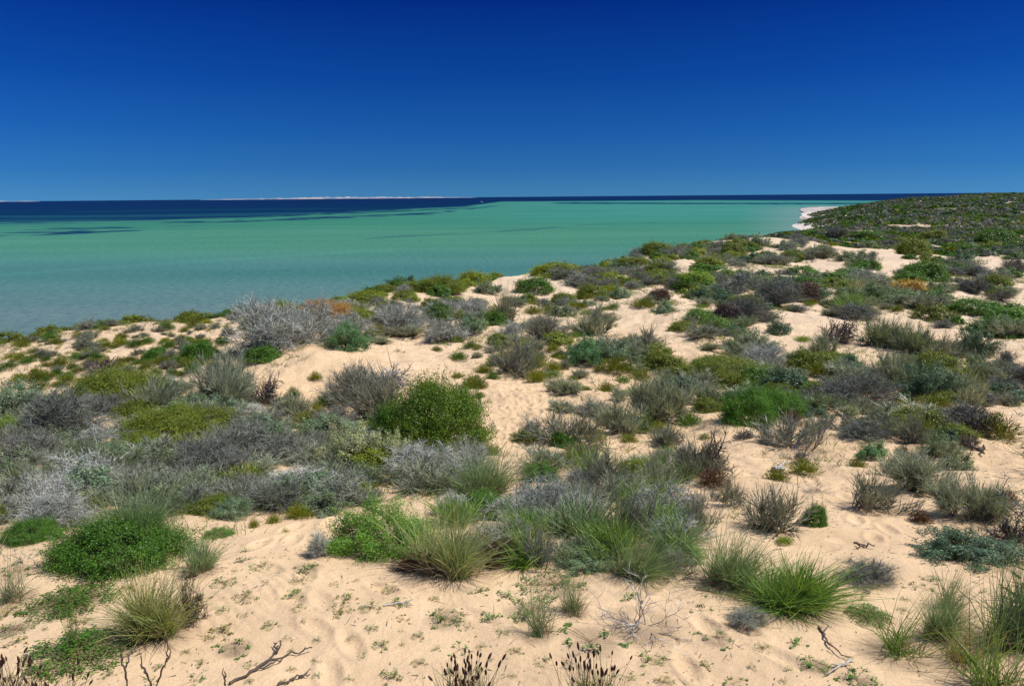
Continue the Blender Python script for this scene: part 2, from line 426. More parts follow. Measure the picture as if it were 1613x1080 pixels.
# ------------------------------------------------------------------ prototypes
def set_parts(*a): return a
PROTO = {}
def proto(key, name, cat, builders, parts):
    """builders: list of variants, each a tuple of (Geo...) matching parts"""
    vs = []
    for b in builders:
        gs = b if isinstance(b, tuple) else (b,)
        vs.append([(pn, g.mesh(pn, mt), tinted) for (pn, mt, tinted), g in zip(parts, gs)])
    PROTO[key] = (name, cat, vs)
FO, ST = ('foliage', M_LEAF, True), ('stems', M_WOOD, False)
proto('Ln', 'leafy_bush', 'bush', [pr_leafy(48000, .031, 230, s, .20, sprig=34, ragged=.05) for s in (1, 2)], (FO, ST))
proto('Lm', 'leafy_bush', 'bush', [pr_leafy(12000, .058, 130, s, .21, sprig=70, ragged=.05) for s in (3, 4, 5)], (FO, ST))
proto('Lf', 'leafy_bush', 'bush', [pr_leafy(3400, .10, 50, s, .24, sprig=90, ragged=.04) for s in (6, 7, 8)], (FO, ST))
proto('Fn', 'fine_leaved_bush', 'bush', [pr_leafy(26000, .034, 150, s, .17, .5, ragged=.3) for s in (9, 10)], (FO, ST))
proto('Sn', 'saltbush', 'shrub', [pr_leafy(12000, .05, 90, s, .17, .35, ragged=.5) for s in (11, 12)], (FO, ST))
proto('Sm', 'saltbush', 'shrub', [pr_leafy(5000, .08, 46, s, .2, .35, ragged=.5) for s in (13, 14, 15)], (FO, ST))
BR, TW = ('branches', M_WOOD, False), ('twigs', M_TWIG, True)
proto('Tn', 'bare_twig_shrub', 'shrub', [pr_twiggy(30, 12, 16, .022, .0085, 1.5, .22, 5200) for _ in range(4)], (BR, TW))
proto('Tm', 'bare_twig_shrub', 'shrub', [pr_twiggy(22, 9, 13, .027, .013, 1.5, .25, 1900) for _ in range(5)], (BR, TW))
proto('Ts', 'dead_twig_shrub', 'shrub', [pr_twiggy(10, 5, 4, .022, .010, 1.45, .3)], (BR, TW))
proto('Dd', 'dead_shrub', 'dead shrub', [pr_twiggy(26, 6, 3, .06, .026, 1.5, .3) for _ in range(2)], (BR, TW))
proto('Wn', 'broom_shrub', 'shrub', [pr_wispy(70, 13, 9, 1.3, .0105) for _ in range(4)] + [pr_wispy(70, 13, 9, 1.2, .0105, (.3, 0, 0)) for _ in range(2)], (BR, FO))
proto('Wm', 'broom_shrub', 'shrub', [pr_wispy(46, 9, 8, 1.3, .017, tipl=.2) for _ in range(5)], (BR, FO))
proto('Wr', 'broom_shrub', 'shrub', [pr_wispy(34, 8, 5, 1.45, .015, tipl=.2) for _ in range(3)] + [pr_wispy(30, 8, 5, 1.3, .015, (.35, 0, 0), .2) for _ in range(3)], (BR, FO))
GB, GD = ('blades', M_GRASS, True), ('dry_blades', M_GRASS, False)
M_DRY = plant_mat('dry_grass_blade', 0.2, 0.7, 0.15, False)
GD = ('dry_blades', M_DRY, False)
proto('Gn', 'grass_tussock', 'grass tussock', [pr_tussock(950, .011), pr_tussock(900, .011, 1.1, .6, (.25, 0, 0)), pr_tussock(800, .011, .8, .35)], (GB, GD))
proto('Gt', 'grass_tussock', 'grass tussock', [pr_tussock(110, .014, 1.2, .7, dry=.4), pr_tussock(160, .013, 1.0, .6, dry=.5)], (GB, GD))
proto('Gf', 'grass_tussock', 'grass tussock', [pr_tussock(420, .03), pr_tussock(420, .03, 1.1, .5)], (GB, GD))
proto('Gb', 'grass_tussock', 'grass tussock', [pr_tussock(1500, .02, 1.25, .45, dry=.08)], (GB, GD))
proto('w', 'weed_tuft', 'weed', [pr_weed() for _ in range(3)], (('leaves', M_LEAF, True),))
proto('m', 'creeping_plant', 'creeping plant', [pr_mat(18, 10, .12), pr_mat(26, 9, .10), pr_mat(11, 10, .14), pr_mat(7, 11, .14)], (('leaves', M_LEAF, True), ('runners', M_WOOD, False)))
proto('M', 'creeping_plant', 'creeping plant', [pr_mat(130, 12, .075)], (('leaves', M_LEAF, True), ('runners', M_WOOD, False)))

TINT = {
 'dark': (.075, .165, .016), 'green': (.085, .185, .022), 'bright': (.075, .185, .012), 'lime': (.19, .29, .02), 'olive': (.15, .19, .018),
 'oliveb': (.21, .26, .018), 'gg': (.17, .22, .125), 'salt': (.19, .27, .17), 'saltd': (.085, .15, .085), 'saltg': (.12, .25, .10), 'pale': (.33, .36, .20),
 'silver': (.38, .38, .345), 'white': (.50, .485, .45), 'purple': (.165, .167, .145), 'grey': (.23, .24, .195), 'brown': (.10, .055, .035), 'dkbrown': (.055, .035, .03),
 'yellow': (.40, .27, .04), 'orange': (.38, .22, .06), 'straw': (.32, .31, .14), 'bg': (.20, .285, .16), 'bgd': (.135, .21, .12), 'grass': (.15, .26, .055), 'wg': (.25, .29, .215), 'wd': (.185, .205, .165), 'strawg': (.24, .28, .11), 'gr2': (.15, .29, .035), 'sage': (.27, .33, .16), 'mat': (.12, .20, .05)}
for _k in TINT: TINT[_k] = tuple(v * 1.2 for v in TINT[_k])
WORD = {
 'dark': 'dark green', 'green': 'mid green', 'bright': 'bright green', 'lime': 'lime green', 'olive': 'olive green', 'oliveb': 'yellowish olive', 'gg': 'grey green',
 'salt': 'pale blue green', 'saltd': 'dark blue green', 'saltg': 'fresh sea green', 'pale': 'pale cream green', 'silver': 'silvery grey', 'white': 'bleached white', 'purple': 'purplish grey',
 'grey': 'plain grey', 'brown': 'brown', 'dkbrown': 'blackish brown', 'yellow': 'golden yellow', 'orange': 'orange brown', 'straw': 'straw coloured', 'bg': 'bluish green',
 'bgd': 'deep bluish green', 'grass': 'fresh green', 'wg': 'grey green', 'wd': 'dark grey green', 'strawg': 'straw and green', 'gr2': 'yellowish green', 'sage': 'pale sage', 'mat': 'small leaved green'}
NOUN = {'L': 'leafy bush', 'F': 'fine leaved bush', 'S': 'saltbush', 'T': 'bare twiggy shrub', 'D': 'dead spiky shrub', 'W': 'broom like shrub', 'G': 'grass tussock', 'w': 'weed tuft', 'm': 'creeping plant', 'M': 'creeping leaf mat'}

def part_obj(name, me, parent, tint=None):
    o = bpy.data.objects.new(name, me); COL.objects.link(o); o.parent = parent
    if tint is not None: o.color = (*tint, 1)
    return o
def tag(o, label=None, cat=None, group=None, kind=None):
    if label: o['label'] = label
    if cat: o['category'] = cat
    if group: o['group'] = group
    if kind: o['kind'] = kind
    return o
PLANTED = []
def plant(key, pos, w, h, tint, label, group=None, rot=None, dep=.85, name=None, tilt=None, sink=.02):
    nm, cat, vs = PROTO[key]
    var = random.randrange(len(vs)); parts = vs[var]
    if len(parts) == 1:
        root = bpy.data.objects.new(name or nm, parts[0][1]); root.color = (*tint, 1)
        COL.objects.link(root)
    else:
        root = bpy.data.objects.new(name or nm, None); COL.objects.link(root)
        root.empty_display_size = .1
        for pn, me, tinted in parts:
            part_obj(pn, me, root, tint if tinted else None)
    root.location = (pos[0], pos[1], pos[2] - sink * h)
    rz = random.uniform(0, 6.283) if rot is None else rot
    root.rotation_euler = (0, 0, rz)
    if tilt is not None:
        root.rotation_mode = 'QUATERNION'
        root.rotation_quaternion = Vector((0, 0, 1)).rotation_difference(Vector(tilt)) @ root.rotation_euler.to_quaternion()
    if tilt is None and key[0] in 'WTDG':
        root.rotation_euler = (random.uniform(-.2, .2), random.uniform(-.2, .2), rz)
    root.scale = (w / 2, w / 2 * (dep if rot is not None else random.uniform(.85, 1)), h)
    tag(root, label, cat, group)
    PLANTED.append((pos[0], pos[1], w / 2))
    return root
def normal_at(x, y, e=.12):
    zx = (height(x + e, y) - height(x - e, y)) / (2 * e); zy = (height(x, y + e) - height(x, y - e)) / (2 * e)
    v = Vector((-float(zx), -float(zy), 1)); return v.normalized()

# kind | column | base row | width | height | tint | where      (all in the photograph's pixels, turned into metres on the ground it stands on)
TABLE = '''
L|192|908|208|94|dark|under the tall grass at the lower left
G|215|872|120|88|bg|rising out of the dark leafy bush at the lower left
G|318|906|66|46|bg|leaning on the sand right of the dark leafy bush
G|240|1008|150|98|strawg|drying brown on its right side at the lower left
D|300|985|46|70|brown|withered at the right edge of the straw tussock
M|110|945|135|26|dark|between the dark leafy bush and the straw tussock
M|125|1030|145|40|green|with broad leaves at the foot of the straw tussock
t|115|1025|46|84|grass|growing through the broad leaved mat
m|22|990|60|22|green|at the left picture edge on the lower sand
m|12|965|45|14|olive|above the edge mat on the lower left sand
L|52|862|92|42|green|half hidden by grey twigs at the left edge
T|85|846|110|60|silver|above the half hidden green bush at the left
m|25|900|60|20|mat|on sand between the left edge bush and wispy grass
t|15|948|80|75|bg|wispy at the left edge of the sand
m|370|1021|62|12|green|above the fallen dark branch
m|390|868|25|6|green|on bare sand above the left of centre footprints
F|345|850|50|16|grass|low on sand right of the dark leafy bush top
w|400|834|20|18|oliveb|first of the little row below the blue green shrub
w|432|828|26|20|oliveb|second of the little row below the blue green shrub
w|470|824|52|30|oliveb|widest of the little row below the blue green shrub
w|450|842|18|12|lime|standing in front of the widest weed tuft
S|365|824|66|44|salt|beside the little row of weed tufts
m|485|896|50|14|green|left of the fine leaved bush
T|505|880|45|40|silver|dry and low left of the fine leaved bush
F|604|886|172|92|gr2|joined to the large pale grass tussock
G|706|912|152|98|sage|large and long bladed right of the fine leaved bush
T|650|902|60|34|brown|lying dark at the foot of the large pale tussock
T|855|838|118|80|silver|with knotted branches at the picture centre
L|765|822|95|52|green|left of the knotted silver shrub
T|790|896|66|50|brown|low right of the large pale tussock
W|850|902|66|76|wd|below the knotted silver shrub
W|975|862|98|100|wd|tall on the slope right of the knotted silver shrub
G|1000|913|116|70|bg|on the lip of the sand below the tall broom shrub
S|920|908|86|34|bg|low between the two shrubs on the sand lip
F|1068|893|84|42|grass|on the lip right of the bluish tussock
m|835|966|84|20|green|left of a thin upright tussock on open sand
t|848|1002|70|84|bg|thin and upright on open sand below the centre
t|905|968|60|68|bg|thin beside the green creeping plant on open sand
B|1010|1003|150|84|white|sparse and leafless on open sand right of centre
m|930|1008|105|18|mat|at the foot of the sparse white twigs
m|735|987|26|12|green|on open sand left of the thin upright tussock
m|700|975|70|12|mat|trailing across sand left of the lone green sprig
m|545|945|44|20|olive|on sand below the fine leaved bush
m|585|962|42|22|mat|below the olive sprigs on the lower sand
m|615|930|36|14|olive|on sand below the twiggy foot of the pale tussock
m|875|921|115|12|mat|trailing along the sand lip
m|615|1066|52|14|mat|close to the bottom picture edge left of the seed heads
G|1145|928|124|84|bg|alone on sand right of the sand lip
H|1245|976|172|82|grass|broad and mounded at the lower right
M|1368|972|66|30|green|broad leaved at the right foot of the mounded tussock
T|1178|994|76|34|grey|dry at the left foot of the mounded tussock
T|1365|930|100|44|purple|low behind the mounded tussock
S|1530|898|165|58|saltd|spread on sand at the right
G|1592|1032|165|150|bgd|tall at the right edge of the sand
t|1490|962|70|76|bg|thin left of the tall right edge tussock
t|1410|1036|130|84|grass|arching low at the lower right
G|1475|1012|80|72|bg|between the arching tussock and the tall edge tussock
t|1560|1100|170|140|grass|at the bottom right corner
t|1510|1050|120|80|straw|with curled blades by the bottom right corner
m|1202|1020|30|20|bright|alone on sand below the mounded tussock
m|1130|1005|60|16|mat|on sand right of the sparse white twigs
m|1110|930|44|8|mat|left of the lone bluish tussock
W|1205|846|118|88|wd|with sand all round it on the right slope
W|1160|805|60|50|wd|touching the upper left of the sand ringed broom shrub
L|1283|832|40|38|bright|small at the right foot of the sand ringed broom shrub
w|1236|858|34|16|lime|below the sand ringed broom shrub
W|1092|846|66|72|wd|on the slope above the sand lip
W|1370|815|118|74|wd|upper left of the broad right hand shrubs
W|1530|836|134|82|wg|broad at the right edge of the slope
D|1590|856|74|44|dkbrown|at the right edge below the broad broom shrub
w|1450|828|42|26|brown|reddish on the right slope
S|35|665|100|66|salt|at the left edge in the middle distance
T|95|700|118|72|purple|between the edge saltbush and lime bush
L|20|697|72|40|lime|at the left picture edge
T|45|735|130|52|purple|below the lime bush at the left edge
L|28|788|84|48|olive|at the left edge above the bleached twigs
T|70|812|100|56|white|at the left edge of the scrub
L|188|643|150|62|olive|behind the bushes left of centre
W|245|655|78|62|wg|at the right end of the left olive bush
L|282|703|192|64|olive|wide and domed in the left scrub
W|352|646|108|92|wg|tall beside the dark dead branches
D|414|638|58|44|dkbrown|right of the tall broom shrub
T|425|560|150|78|silver|on the crest of the sand bank
T|490|545|110|66|silver|right half of the thicket on the bank crest
L|412|570|58|27|green|under the silvery thicket
L|508|500|92|28|orange|flowering along the ridge
L|450|496|48|27|oliveb|on the ridge left of the orange bush
L|562|505|70|20|oliveb|on the ridge right of the orange bush
S|548|554|66|48|saltg|at the right end of the silvery thicket
L|246|567|40|22|bright|on the left knoll beside its twin
L|315|565|48|30|bright|right of the other bright bush on the left knoll
S|300|560|36|22|salt|behind the bright bush on the left knoll
S|560|745|118|76|pale|large with cream tips left of the big green bush
S|620|738|80|62|pale|leaning against the big green bush
T|456|793|124|46|white|bright and bleached in the left scrub
T|375|742|150|76|grey|in the middle of the left scrub
T|320|758|120|60|purple|left of the middle grey shrub
W|165|762|124|62|gg|low in the left scrub
S|82|722|72|28|straw|yellow flowering in the left scrub
S|232|722|70|32|salt|below the wide olive bush
W|462|662|70|42|wg|left of the dark grey thicket
w|462|626|26|20|green|on sand left of the dark grey thicket
w|497|600|25|17|oliveb|on the sand of the bank left of centre
D|160|588|52|24|dkbrown|below the left knoll
L|690|720|160|118|bright2|biggest of all just left of the sand path
L|622|704|90|66|dark|shaded left lobe beside the big green bush
W|598|664|130|92|wd|thicket behind the big green bush
T|560|640|100|64|grey|left part of the thicket behind the big bush
D|605|612|90|30|silver|draped over the dark thicket
T|668|760|126|54|silver|with purple flowers near its foot
w|772|718|40|27|lime|right foot of the big green bush
T|738|756|80|56|silver|right of the purple flowered shrub
G|760|790|124|72|bg|in the scrub below the sand path
F|850|768|62|38|green|in the scrub below the sand path
L|998|764|66|48|oliveb|inside the dark broom shrubs right of centre
W|945|782|92|84|wd|left of the yellowish olive bush
W|1040|775|72|66|wg|right of the yellowish olive bush
W|890|712|124|74|wd|right of the bottom end of the sand path
L|885|712|40|26|bright|inside the broom shrub by the sand path
W|975|690|80|62|wg|on the slope right of the sand path
W|1042|672|98|76|wg|wide on the slope right of the sand path
W|810|592|92|70|wd|above the top end of the sand path
w|762|590|34|18|oliveb|at the left foot of the shrub above the path
w|776|600|30|16|green|in front of the shrub above the path
w|800|585|32|24|bright|in the middle of the shrub above the path
w|846|604|42|27|oliveb|at the right foot of the shrub above the path
w|872|586|32|22|oliveb|right of the shrub above the path
w|741|548|27|16|green|round on sand above the path
w|722|570|38|17|green|on sand below the round weed tuft
w|738|612|22|16|oliveb|first of the line down the left of the path
w|755|625|22|13|green|second of the line down the left of the path
w|770|634|14|10|oliveb|last of the line down the left of the path
w|720|596|26|13|oliveb|top of the line down the left of the path
w|688|552|22|10|olive|beside the silvery shrub on the bank
S|925|576|68|50|saltg|rounded in the centre right
S|966|572|48|34|salt|at the right side of the rounded sea green saltbush
L|1045|584|66|32|olive|flat on the slope right of centre
W|1020|552|64|38|wd|above the flat olive bush
W|850|536|78|46|wd|on the rise above the path
W|940|532|74|52|wg|right of the shrub on the rise above the path
T|700|543|74|36|silver|alone on the bank above the path
S|745|528|48|36|salt|beside the shrub on the rise
L|777|512|44|22|green|behind the pale blue saltbush
T|628|522|100|44|silver|upper row along the bank
T|560|530|70|36|silver|between orange bush and upper row
S|635|452|46|20|saltd|on the seaward crest left of centre
L|690|462|86|30|olive|wide on the seaward crest
L|748|443|58|24|oliveb|topping the seaward crest
S|768|464|46|23|gg|on the pale sand behind the crest
L|842|464|60|27|dark|on the pale sand hollow
L|872|437|76|24|oliveb|long and domed on the crest
L|888|478|43|20|olive|below the pale sand hollow
L|932|471|52|24|olive|right of the pale sand hollow
S|974|471|40|23|salt|right of the sand hollow bushes
L|1038|474|38|22|brown|reddish in the middle distance
S|1046|494|40|25|salt|under the reddish brown bush
L|955|421|31|20|oliveb|small on the crest
T|915|418|40|14|purple|on the crest left of the small olive bush
L|1000|417|52|13|olive|flat on the crest
L|1035|402|56|22|olive|on the higher crest
T|1062|408|48|20|grey|beside the higher crest bush
L|1040|416|36|12|oliveb|below the higher crest bush
L|638|471|40|14|olive|under the left crest saltbush
L|607|462|43|15|olive|left of the crest saltbush
L|567|461|27|14|olive|where the crest meets the water left of centre
L|578|475|66|14|oliveb|long and low on the left crest
L|712|479|46|14|olive|on sand below the wide crest bush
T|690|500|60|26|silver|in the band below the pale sand
T|748|496|60|24|silver|in the middle of the band below the pale sand
G|800|510|40|52|wd|tall and pointed above the path
L|690|503|44|28|green|in front of the silvery band
L|1095|456|63|28|lime|bright in the middle distance
L|1100|512|44|26|grass|upper half of a pair on the far slope
L|1127|525|48|28|grass|lower half of a pair on the far slope
L|1142|514|46|36|dkbrown|behind the pair of green bushes
T|1175|512|80|40|purple|domed right of the blackish bush
S|1225|527|44|27|saltd|right of the domed purple shrub
T|1222|486|90|42|purple|wide in the right middle distance
L|1270|478|44|34|brown|right end of the wide purple shrub
L|1272|452|46|18|green|above the wide purple shrub
G|1340|458|72|26|wg|row on the right middle slope
G|1345|492|68|30|grass|pale tussock on bare sand
T|1352|506|80|26|purple|skirt of the pale tussock on bare sand
D|1318|540|58|38|dkbrown|on pale sand at the right
W|1300|568|56|46|wg|below the dead shrub on pale sand
W|1385|548|62|46|gg|first of the large right hand thicket
W|1422|562|92|56|gg|main body of the right hand thicket
W|1402|606|92|50|wg|lower end of the right hand thicket
S|1534|562|68|46|saltd|right of the right hand thicket
W|1490|572|66|46|wd|between the thicket and dark saltbush
T|1578|580|50|26|purple|right of the dark saltbush
L|1454|444|74|34|dark|dome on the upper right slope
L|1438|403|54|30|olive|first of three domes on the upper right
L|1468|381|46|20|olive|second of three domes on the upper right
L|1566|386|66|28|dark|third of three domes on the upper right
S|1515|424|66|30|saltd|between the domes on the upper right
L|1568|463|50|32|olive|by the right edge of the upper slope
T|1538|462|44|24|purple|left half of the olive right edge bush
T|1592|432|52|26|purple|at the right edge of the upper slope
L|1425|468|70|30|yellow|golden patch on the right slope
S|1420|484|104|22|gg|below the golden bush
L|1532|496|78|26|green|on the right slope above the bare sand
L|1508|512|22|16|bright|small on the edge of bare sand at right
W|1590|536|84|36|wg|at the right edge above the sand bank
L|1248|408|42|14|olive|left one of a far pair
L|1290|403|46|15|olive|right one of a far pair
L|1155|403|41|22|olive|dome on the far crest
S|1192|388|42|20|gg|on the far crest before the bare sand patch
L|1206|410|30|17|olive|right of the far crest dome
L|1128|416|30|13|oliveb|left below the far crest dome
L|1148|438|32|13|olive|between lime bush and far crest
L|1276|371|36|12|green|nearest the spit
T|1318|378|66|18|purple|on the brow near the spit
L|1367|376|42|14|green|right of the brow near the spit
L|1178|678|88|66|bright|left lobe of the glossy right bush
L|1222|662|96|52|bright|right lobe of the glossy right bush
W|1248|716|132|72|wd|spiky in front of the glossy right bush
L|1140|606|126|46|olive|flat above the glossy right bush
L|1192|610|62|30|green|touching the top of the glossy bush
S|1180|556|86|42|gg|above the silver twigs at the right
T|1202|580|84|36|silver|above the flat olive bush
L|1262|618|36|18|bright|tiny right of the glossy bush
T|1352|642|126|50|purple|wide dome on the right slope
S|1462|634|100|62|saltd|dark dome on the right slope
W|1530|642|70|54|wg|right of the dark saltbush dome
S|1340|674|34|30|gg|below the wide purple dome
S|1386|670|40|34|gg|beside the tiny saltbush below the purple dome
W|1436|704|64|56|wd|below the dark saltbush dome
D|1530|686|76|42|dkbrown|spiky alone on the right sand
T|1360|704|84|32|purple|below the two little saltbushes
S|1372|728|48|32|saltg|little on the right sand
S|1480|722|66|42|gg|upper end of the lower right cluster
S|1505|742|54|34|gg|lower end of the lower right cluster
W|1430|786|124|66|wg|broad in the lower right cluster
W|1096|756|90|70|wd|right of the yellowish olive bush on sand
D|1110|750|80|60|dkbrown|through the broom shrub on sand
'''  # brown twigs left of the large pale tussock stand for its cast shadow
OV = {'bright2': (.125, .215, .016)}  # big green bush; its left lobe carries shade in a darker tint
WORD['bright2'] = 'mossy green'
SEP = {'w': 0, 'm': 0}
def key_for(k, w):
    if k == 'L': return 'Ln' if w >= 84 else ('Lm' if w >= 38 else 'Lf')
    if k == 'F': return 'Fn'
    if k == 'S': return 'Sn' if w >= 62 else 'Sm'
    if k == 'T': return 'Tn' if w >= 76 else 'Tm'
    if k == 'B': return 'Ts'
    if k == 'D': return 'Dd'
    if k == 'W': return 'Wn' if w >= 84 else 'Wm'
    if k == 'G': return 'Gn' if w >= 75 else 'Gf'
    if k == 't': return 'Gt'
    if k == 'H': return 'Gb'
    return k
GROUPS = {'L': 'leafy bushes on the dunes', 'F': 'leafy bushes on the dunes', 'S': 'saltbushes on the dunes', 'T': 'bare twiggy shrubs on the dunes', 'B': 'bare twiggy shrubs on the dunes', 'D': 'dead shrubs on the dunes',
          'W': 'broom shrubs on the dunes', 'G': 'grass tussocks on the dunes', 't': 'grass tussocks on the dunes', 'H': 'grass tussocks on the dunes', 'w': 'weed tufts on the sand', 'm': 'creeping plants on the sand', 'M': 'creeping plants on the sand'}
NOUN.update({'t': 'grass tussock', 'H': 'grass tussock', 'B': 'bare twiggy shrub'})
for line in TABLE.strip().split('\n'):
    k, px, py, w, h, tn, where = line.split('|')
    px, py, w, h = float(px), float(py), float(w), float(h)
    th0 = math.asin(-pix_dir(px, py)[2] / np.linalg.norm(pix_dir(px, py))); sn, cs = math.sin(th0), math.cos(th0)
    rb = {'W': .6, 'D': .5, 'G': .35, 't': .3, 'H': .6, 'B': .5}.get(k, .74) * w / 2
    up = 0 if k in 'mM' else rb * sn                         # the foot of the plant hides its front edge
    pos = raymarch(px, py - up)
    if pos is None: print('miss', line); continue
    dist = float(np.dot(pos - [0, 0, CAM_Z], Fn))
    if k not in 'mM':
        A_ = h - rb * sn; rt = .55 * w / 2 * sn
        h = max(math.sqrt(max(A_ * A_ - rt * rt, 0)) / cs, .22 * w, .45 * h)
    ws, hs = w * dist / FPX, h * dist / FPX
    tint = OV.get(tn) or TINT[tn]
    lab = WORD[tn] + ' ' + NOUN[k] + ' ' + where
    key = key_for(k, w)
    if k == 'W' and tn == 'wd' and w >= 60: key = 'Wr'
    if k in 'mM':
        plant(key, pos, ws * 1.1, max(.05, .055 + ws * .05) if k == 'm' else max(.1, hs * .8), tint, lab, GROUPS[k], tilt=normal_at(pos[0], pos[1]), sink=0)
    else:
        plant(key, pos, ws * (1.12 if k in 'GtH' else 1.06), hs * (1.1 if k in 'GtH' else .88 if k == 'W' else 1.08), tint, lab, GROUPS[k], rot=random.uniform(-.5, .5) + (math.pi if k == 'L' and random.random() < .5 else 0))
# ------------------------------------------------------------------ scrub filling the dunes between the larger shrubs
def inpoly(x, y, poly):
    c = False; j = len(poly) - 1
    for i in range(len(poly)):
        xi, yi = poly[i]; xj, yj = poly[j]
        if (yi > y) != (yj > y) and x < (xj - xi) * (y - yi) / (yj - yi) + xi: c = not c
        j = i
    return c
KEEP = [[(1310, 372), (1345, 372), (1340, 395), (1300, 390)], [(1240, 425), (1330, 400), (1345, 425), (1250, 450)], [(1585, 455), (1613, 450), (1613, 520), (1570, 490)], [(1390, 395), (1430, 410), (1400, 440), (1370, 420)], [(600, 468), (680, 455), (700, 480), (600, 488)], [(1060, 410), (1110, 400), (1120, 440), (1060, 450)], [(770, 600), (880, 600), (850, 660), (800, 715), (765, 720)], [(420, 590), (520, 552), (720, 560), (780, 600), (620, 610), (500, 640), (420, 620)],
        [(1130, 540), (1240, 490), (1330, 500), (1390, 530), (1300, 555), (1250, 560)], [(1390, 490), (1500, 520), (1613, 545), (1613, 580), (1480, 540), (1380, 510)],
        [(740, 440), (850, 428), (920, 455), (900, 470), (800, 470), (700, 490)], [(1180, 740), (1400, 735), (1613, 690), (1613, 760), (1440, 860), (1280, 850), (1140, 790)],
        [(1120, 690), (1200, 690), (1190, 740), (1120, 740)], [(430, 820), (640, 790), (720, 800), (620, 850), (440, 870)], [(980, 480), (1060, 500), (1060, 560), (960, 520)], [(1060, 520), (1130, 560), (1090, 600), (1040, 540)],
        [(1480, 400), (1560, 400), (1613, 420), (1560, 440), (1500, 420)], [(1480, 460), (1560, 470), (1590, 520), (1480, 510)], [(1200, 370), (1250, 370), (1200, 405)], [(0, 800), (60, 800), (60, 850), (0, 850)]]
def fill(n, poly, kinds, noun, phrase, wr, ar=(.45, .75), sep=.5, seed=0, words=None):
    r = random.Random(seed); xs = [p[0] for p in poly]; ys = [p[1] for p in poly]; got = 0; tries = 0
    while got < n and tries < n * 14:
        tries += 1
        x, y = r.uniform(min(xs), max(xs)), r.uniform(min(ys), max(ys))
        if not inpoly(x, y, poly): continue
        if any(inpoly(x, y, k) for k in KEEP) and r.random() < .975: continue
        pos = raymarch(x, y)
        if pos is None: continue
        w = r.uniform(*wr) ; key, tn = r.choice(kinds)
        if any((pos[0] - a) ** 2 + (pos[1] - b) ** 2 < (sep * (w / 2 + c)) ** 2 for a, b, c in PLANTED): continue
        tf = r.uniform(.8, 1.2); tint = tuple(v * tf for v in TINT[tn])
        nn = {'L': 'leafy bush', 'S': 'saltbush', 'T': 'twiggy shrub', 'W': 'broom like shrub', 'G': 'grass tussock', 'w': 'weed tuft', 'D': 'dead shrub'}[key[0]]
        plant(key, pos, w, w * r.uniform(*ar) * (.74 if key[0] == 'W' else .88), tint, 'small ' + WORD[tn] + ' ' + nn + ' ' + phrase, nn + 's ' + phrase)
        got += 1
    print('fill', phrase, got)
random.seed(21)
KN = [(0, 600), (0, 545), (90, 520), (200, 503), (330, 500), (420, 498), (400, 530), (340, 580), (240, 610), (120, 605), (40, 620)]
fill(230, KN, [('w', 'olive'), ('w', 'oliveb'), ('w', 'olive'), ('w', 'green'), ('Wm', 'wd')], '', 'scattered over the sandy left knoll', (.22, .7), (.35, .55), .42, 1)
fill(85, [(0, 537), (0, 527), (100, 512), (220, 496), (420, 486), (440, 497), (200, 508), (90, 522)], [('Lf', 'olive'), ('Lf', 'green'), ('Lf', 'oliveb'), ('Tm', 'grey'), ('w', 'olive')], '', 'along the brow of the left knoll', (.5, 1.3), (.3, .45), .25, 2)
LS = [(0, 640), (120, 610), (330, 600), (470, 650), (600, 690), (740, 760), (700, 790), (600, 800), (440, 815), (200, 812), (0, 815)]
fill(150, LS, [('Tm', 'grey'), ('Tm', 'silver'), ('Wm', 'wg'), ('Wm', 'wd'), ('Tm', 'purple'), ('Lm', 'olive'), ('w', 'olive'), ('Sm', 'gg'), ('Wm', 'gg'), ('Sm', 'salt'), ('Wr', 'wd')], '', 'in the dense scrub at the left', (.5, 1.2), (.3, .46), .3, 3)
fill(45, [(640, 780), (740, 760), (900, 730), (1080, 690), (1090, 860), (1060, 900), (820, 895), (730, 850)], [('Wm', 'wg'), ('Wm', 'wd'), ('Gf', 'bg'), ('Wr', 'wd'), ('Tm', 'silver'), ('Gf', 'grass')], '', 'in the hollow right of centre', (.4, .9), (.4, .6), .34, 4)
fill(55, [(420, 640), (500, 590), (760, 540), (900, 560), (1080, 600), (1100, 690), (900, 740), (640, 600), (520, 660)], [('w', 'olive'), ('w', 'oliveb'), ('w', 'green'), ('Wm', 'wd'), ('Wm', 'wg'), ('Tm', 'grey')], '', 'around the trodden sand path', (.3, .8), (.45, .65), .5, 5)
fill(105, [(480, 500), (640, 455), (800, 470), (1000, 440), (1080, 520), (1100, 600), (900, 580), (740, 540), (560, 550)], [('Wm', 'wg'), ('w', 'oliveb'), ('Tm', 'silver'), ('Sm', 'gg'), ('Wm', 'wd'), ('Lf', 'olive'), ('w', 'olive'), ('Tm', 'grey')], '', 'on the rise beyond the path', (.5, 1.3), (.35, .5), .36, 6)
fill(125, [(1080, 480), (1250, 470), (1400, 480), (1613, 560), (1613, 690), (1400, 700), (1250, 650), (1060, 640)], [('Wm', 'wg'), ('Wm', 'wd'), ('Tm', 'purple'), ('Sm', 'saltd'), ('Wm', 'gg'), ('w', 'olive'), ('Lm', 'olive')], '', 'in the thick scrub on the right slope', (.6, 1.5), (.32, .48), .34, 7)
fill(26, [(1060, 640), (1250, 660), (1613, 690), (1613, 850), (1380, 800), (1100, 800)], [('w', 'brown'), ('Wr', 'wd'), ('w', 'olive'), ('Ts', 'grey'), ('Dd', 'dkbrown')], '', 'on the open sand slope at the right', (.25, .7), (.4, .7), .9, 8)
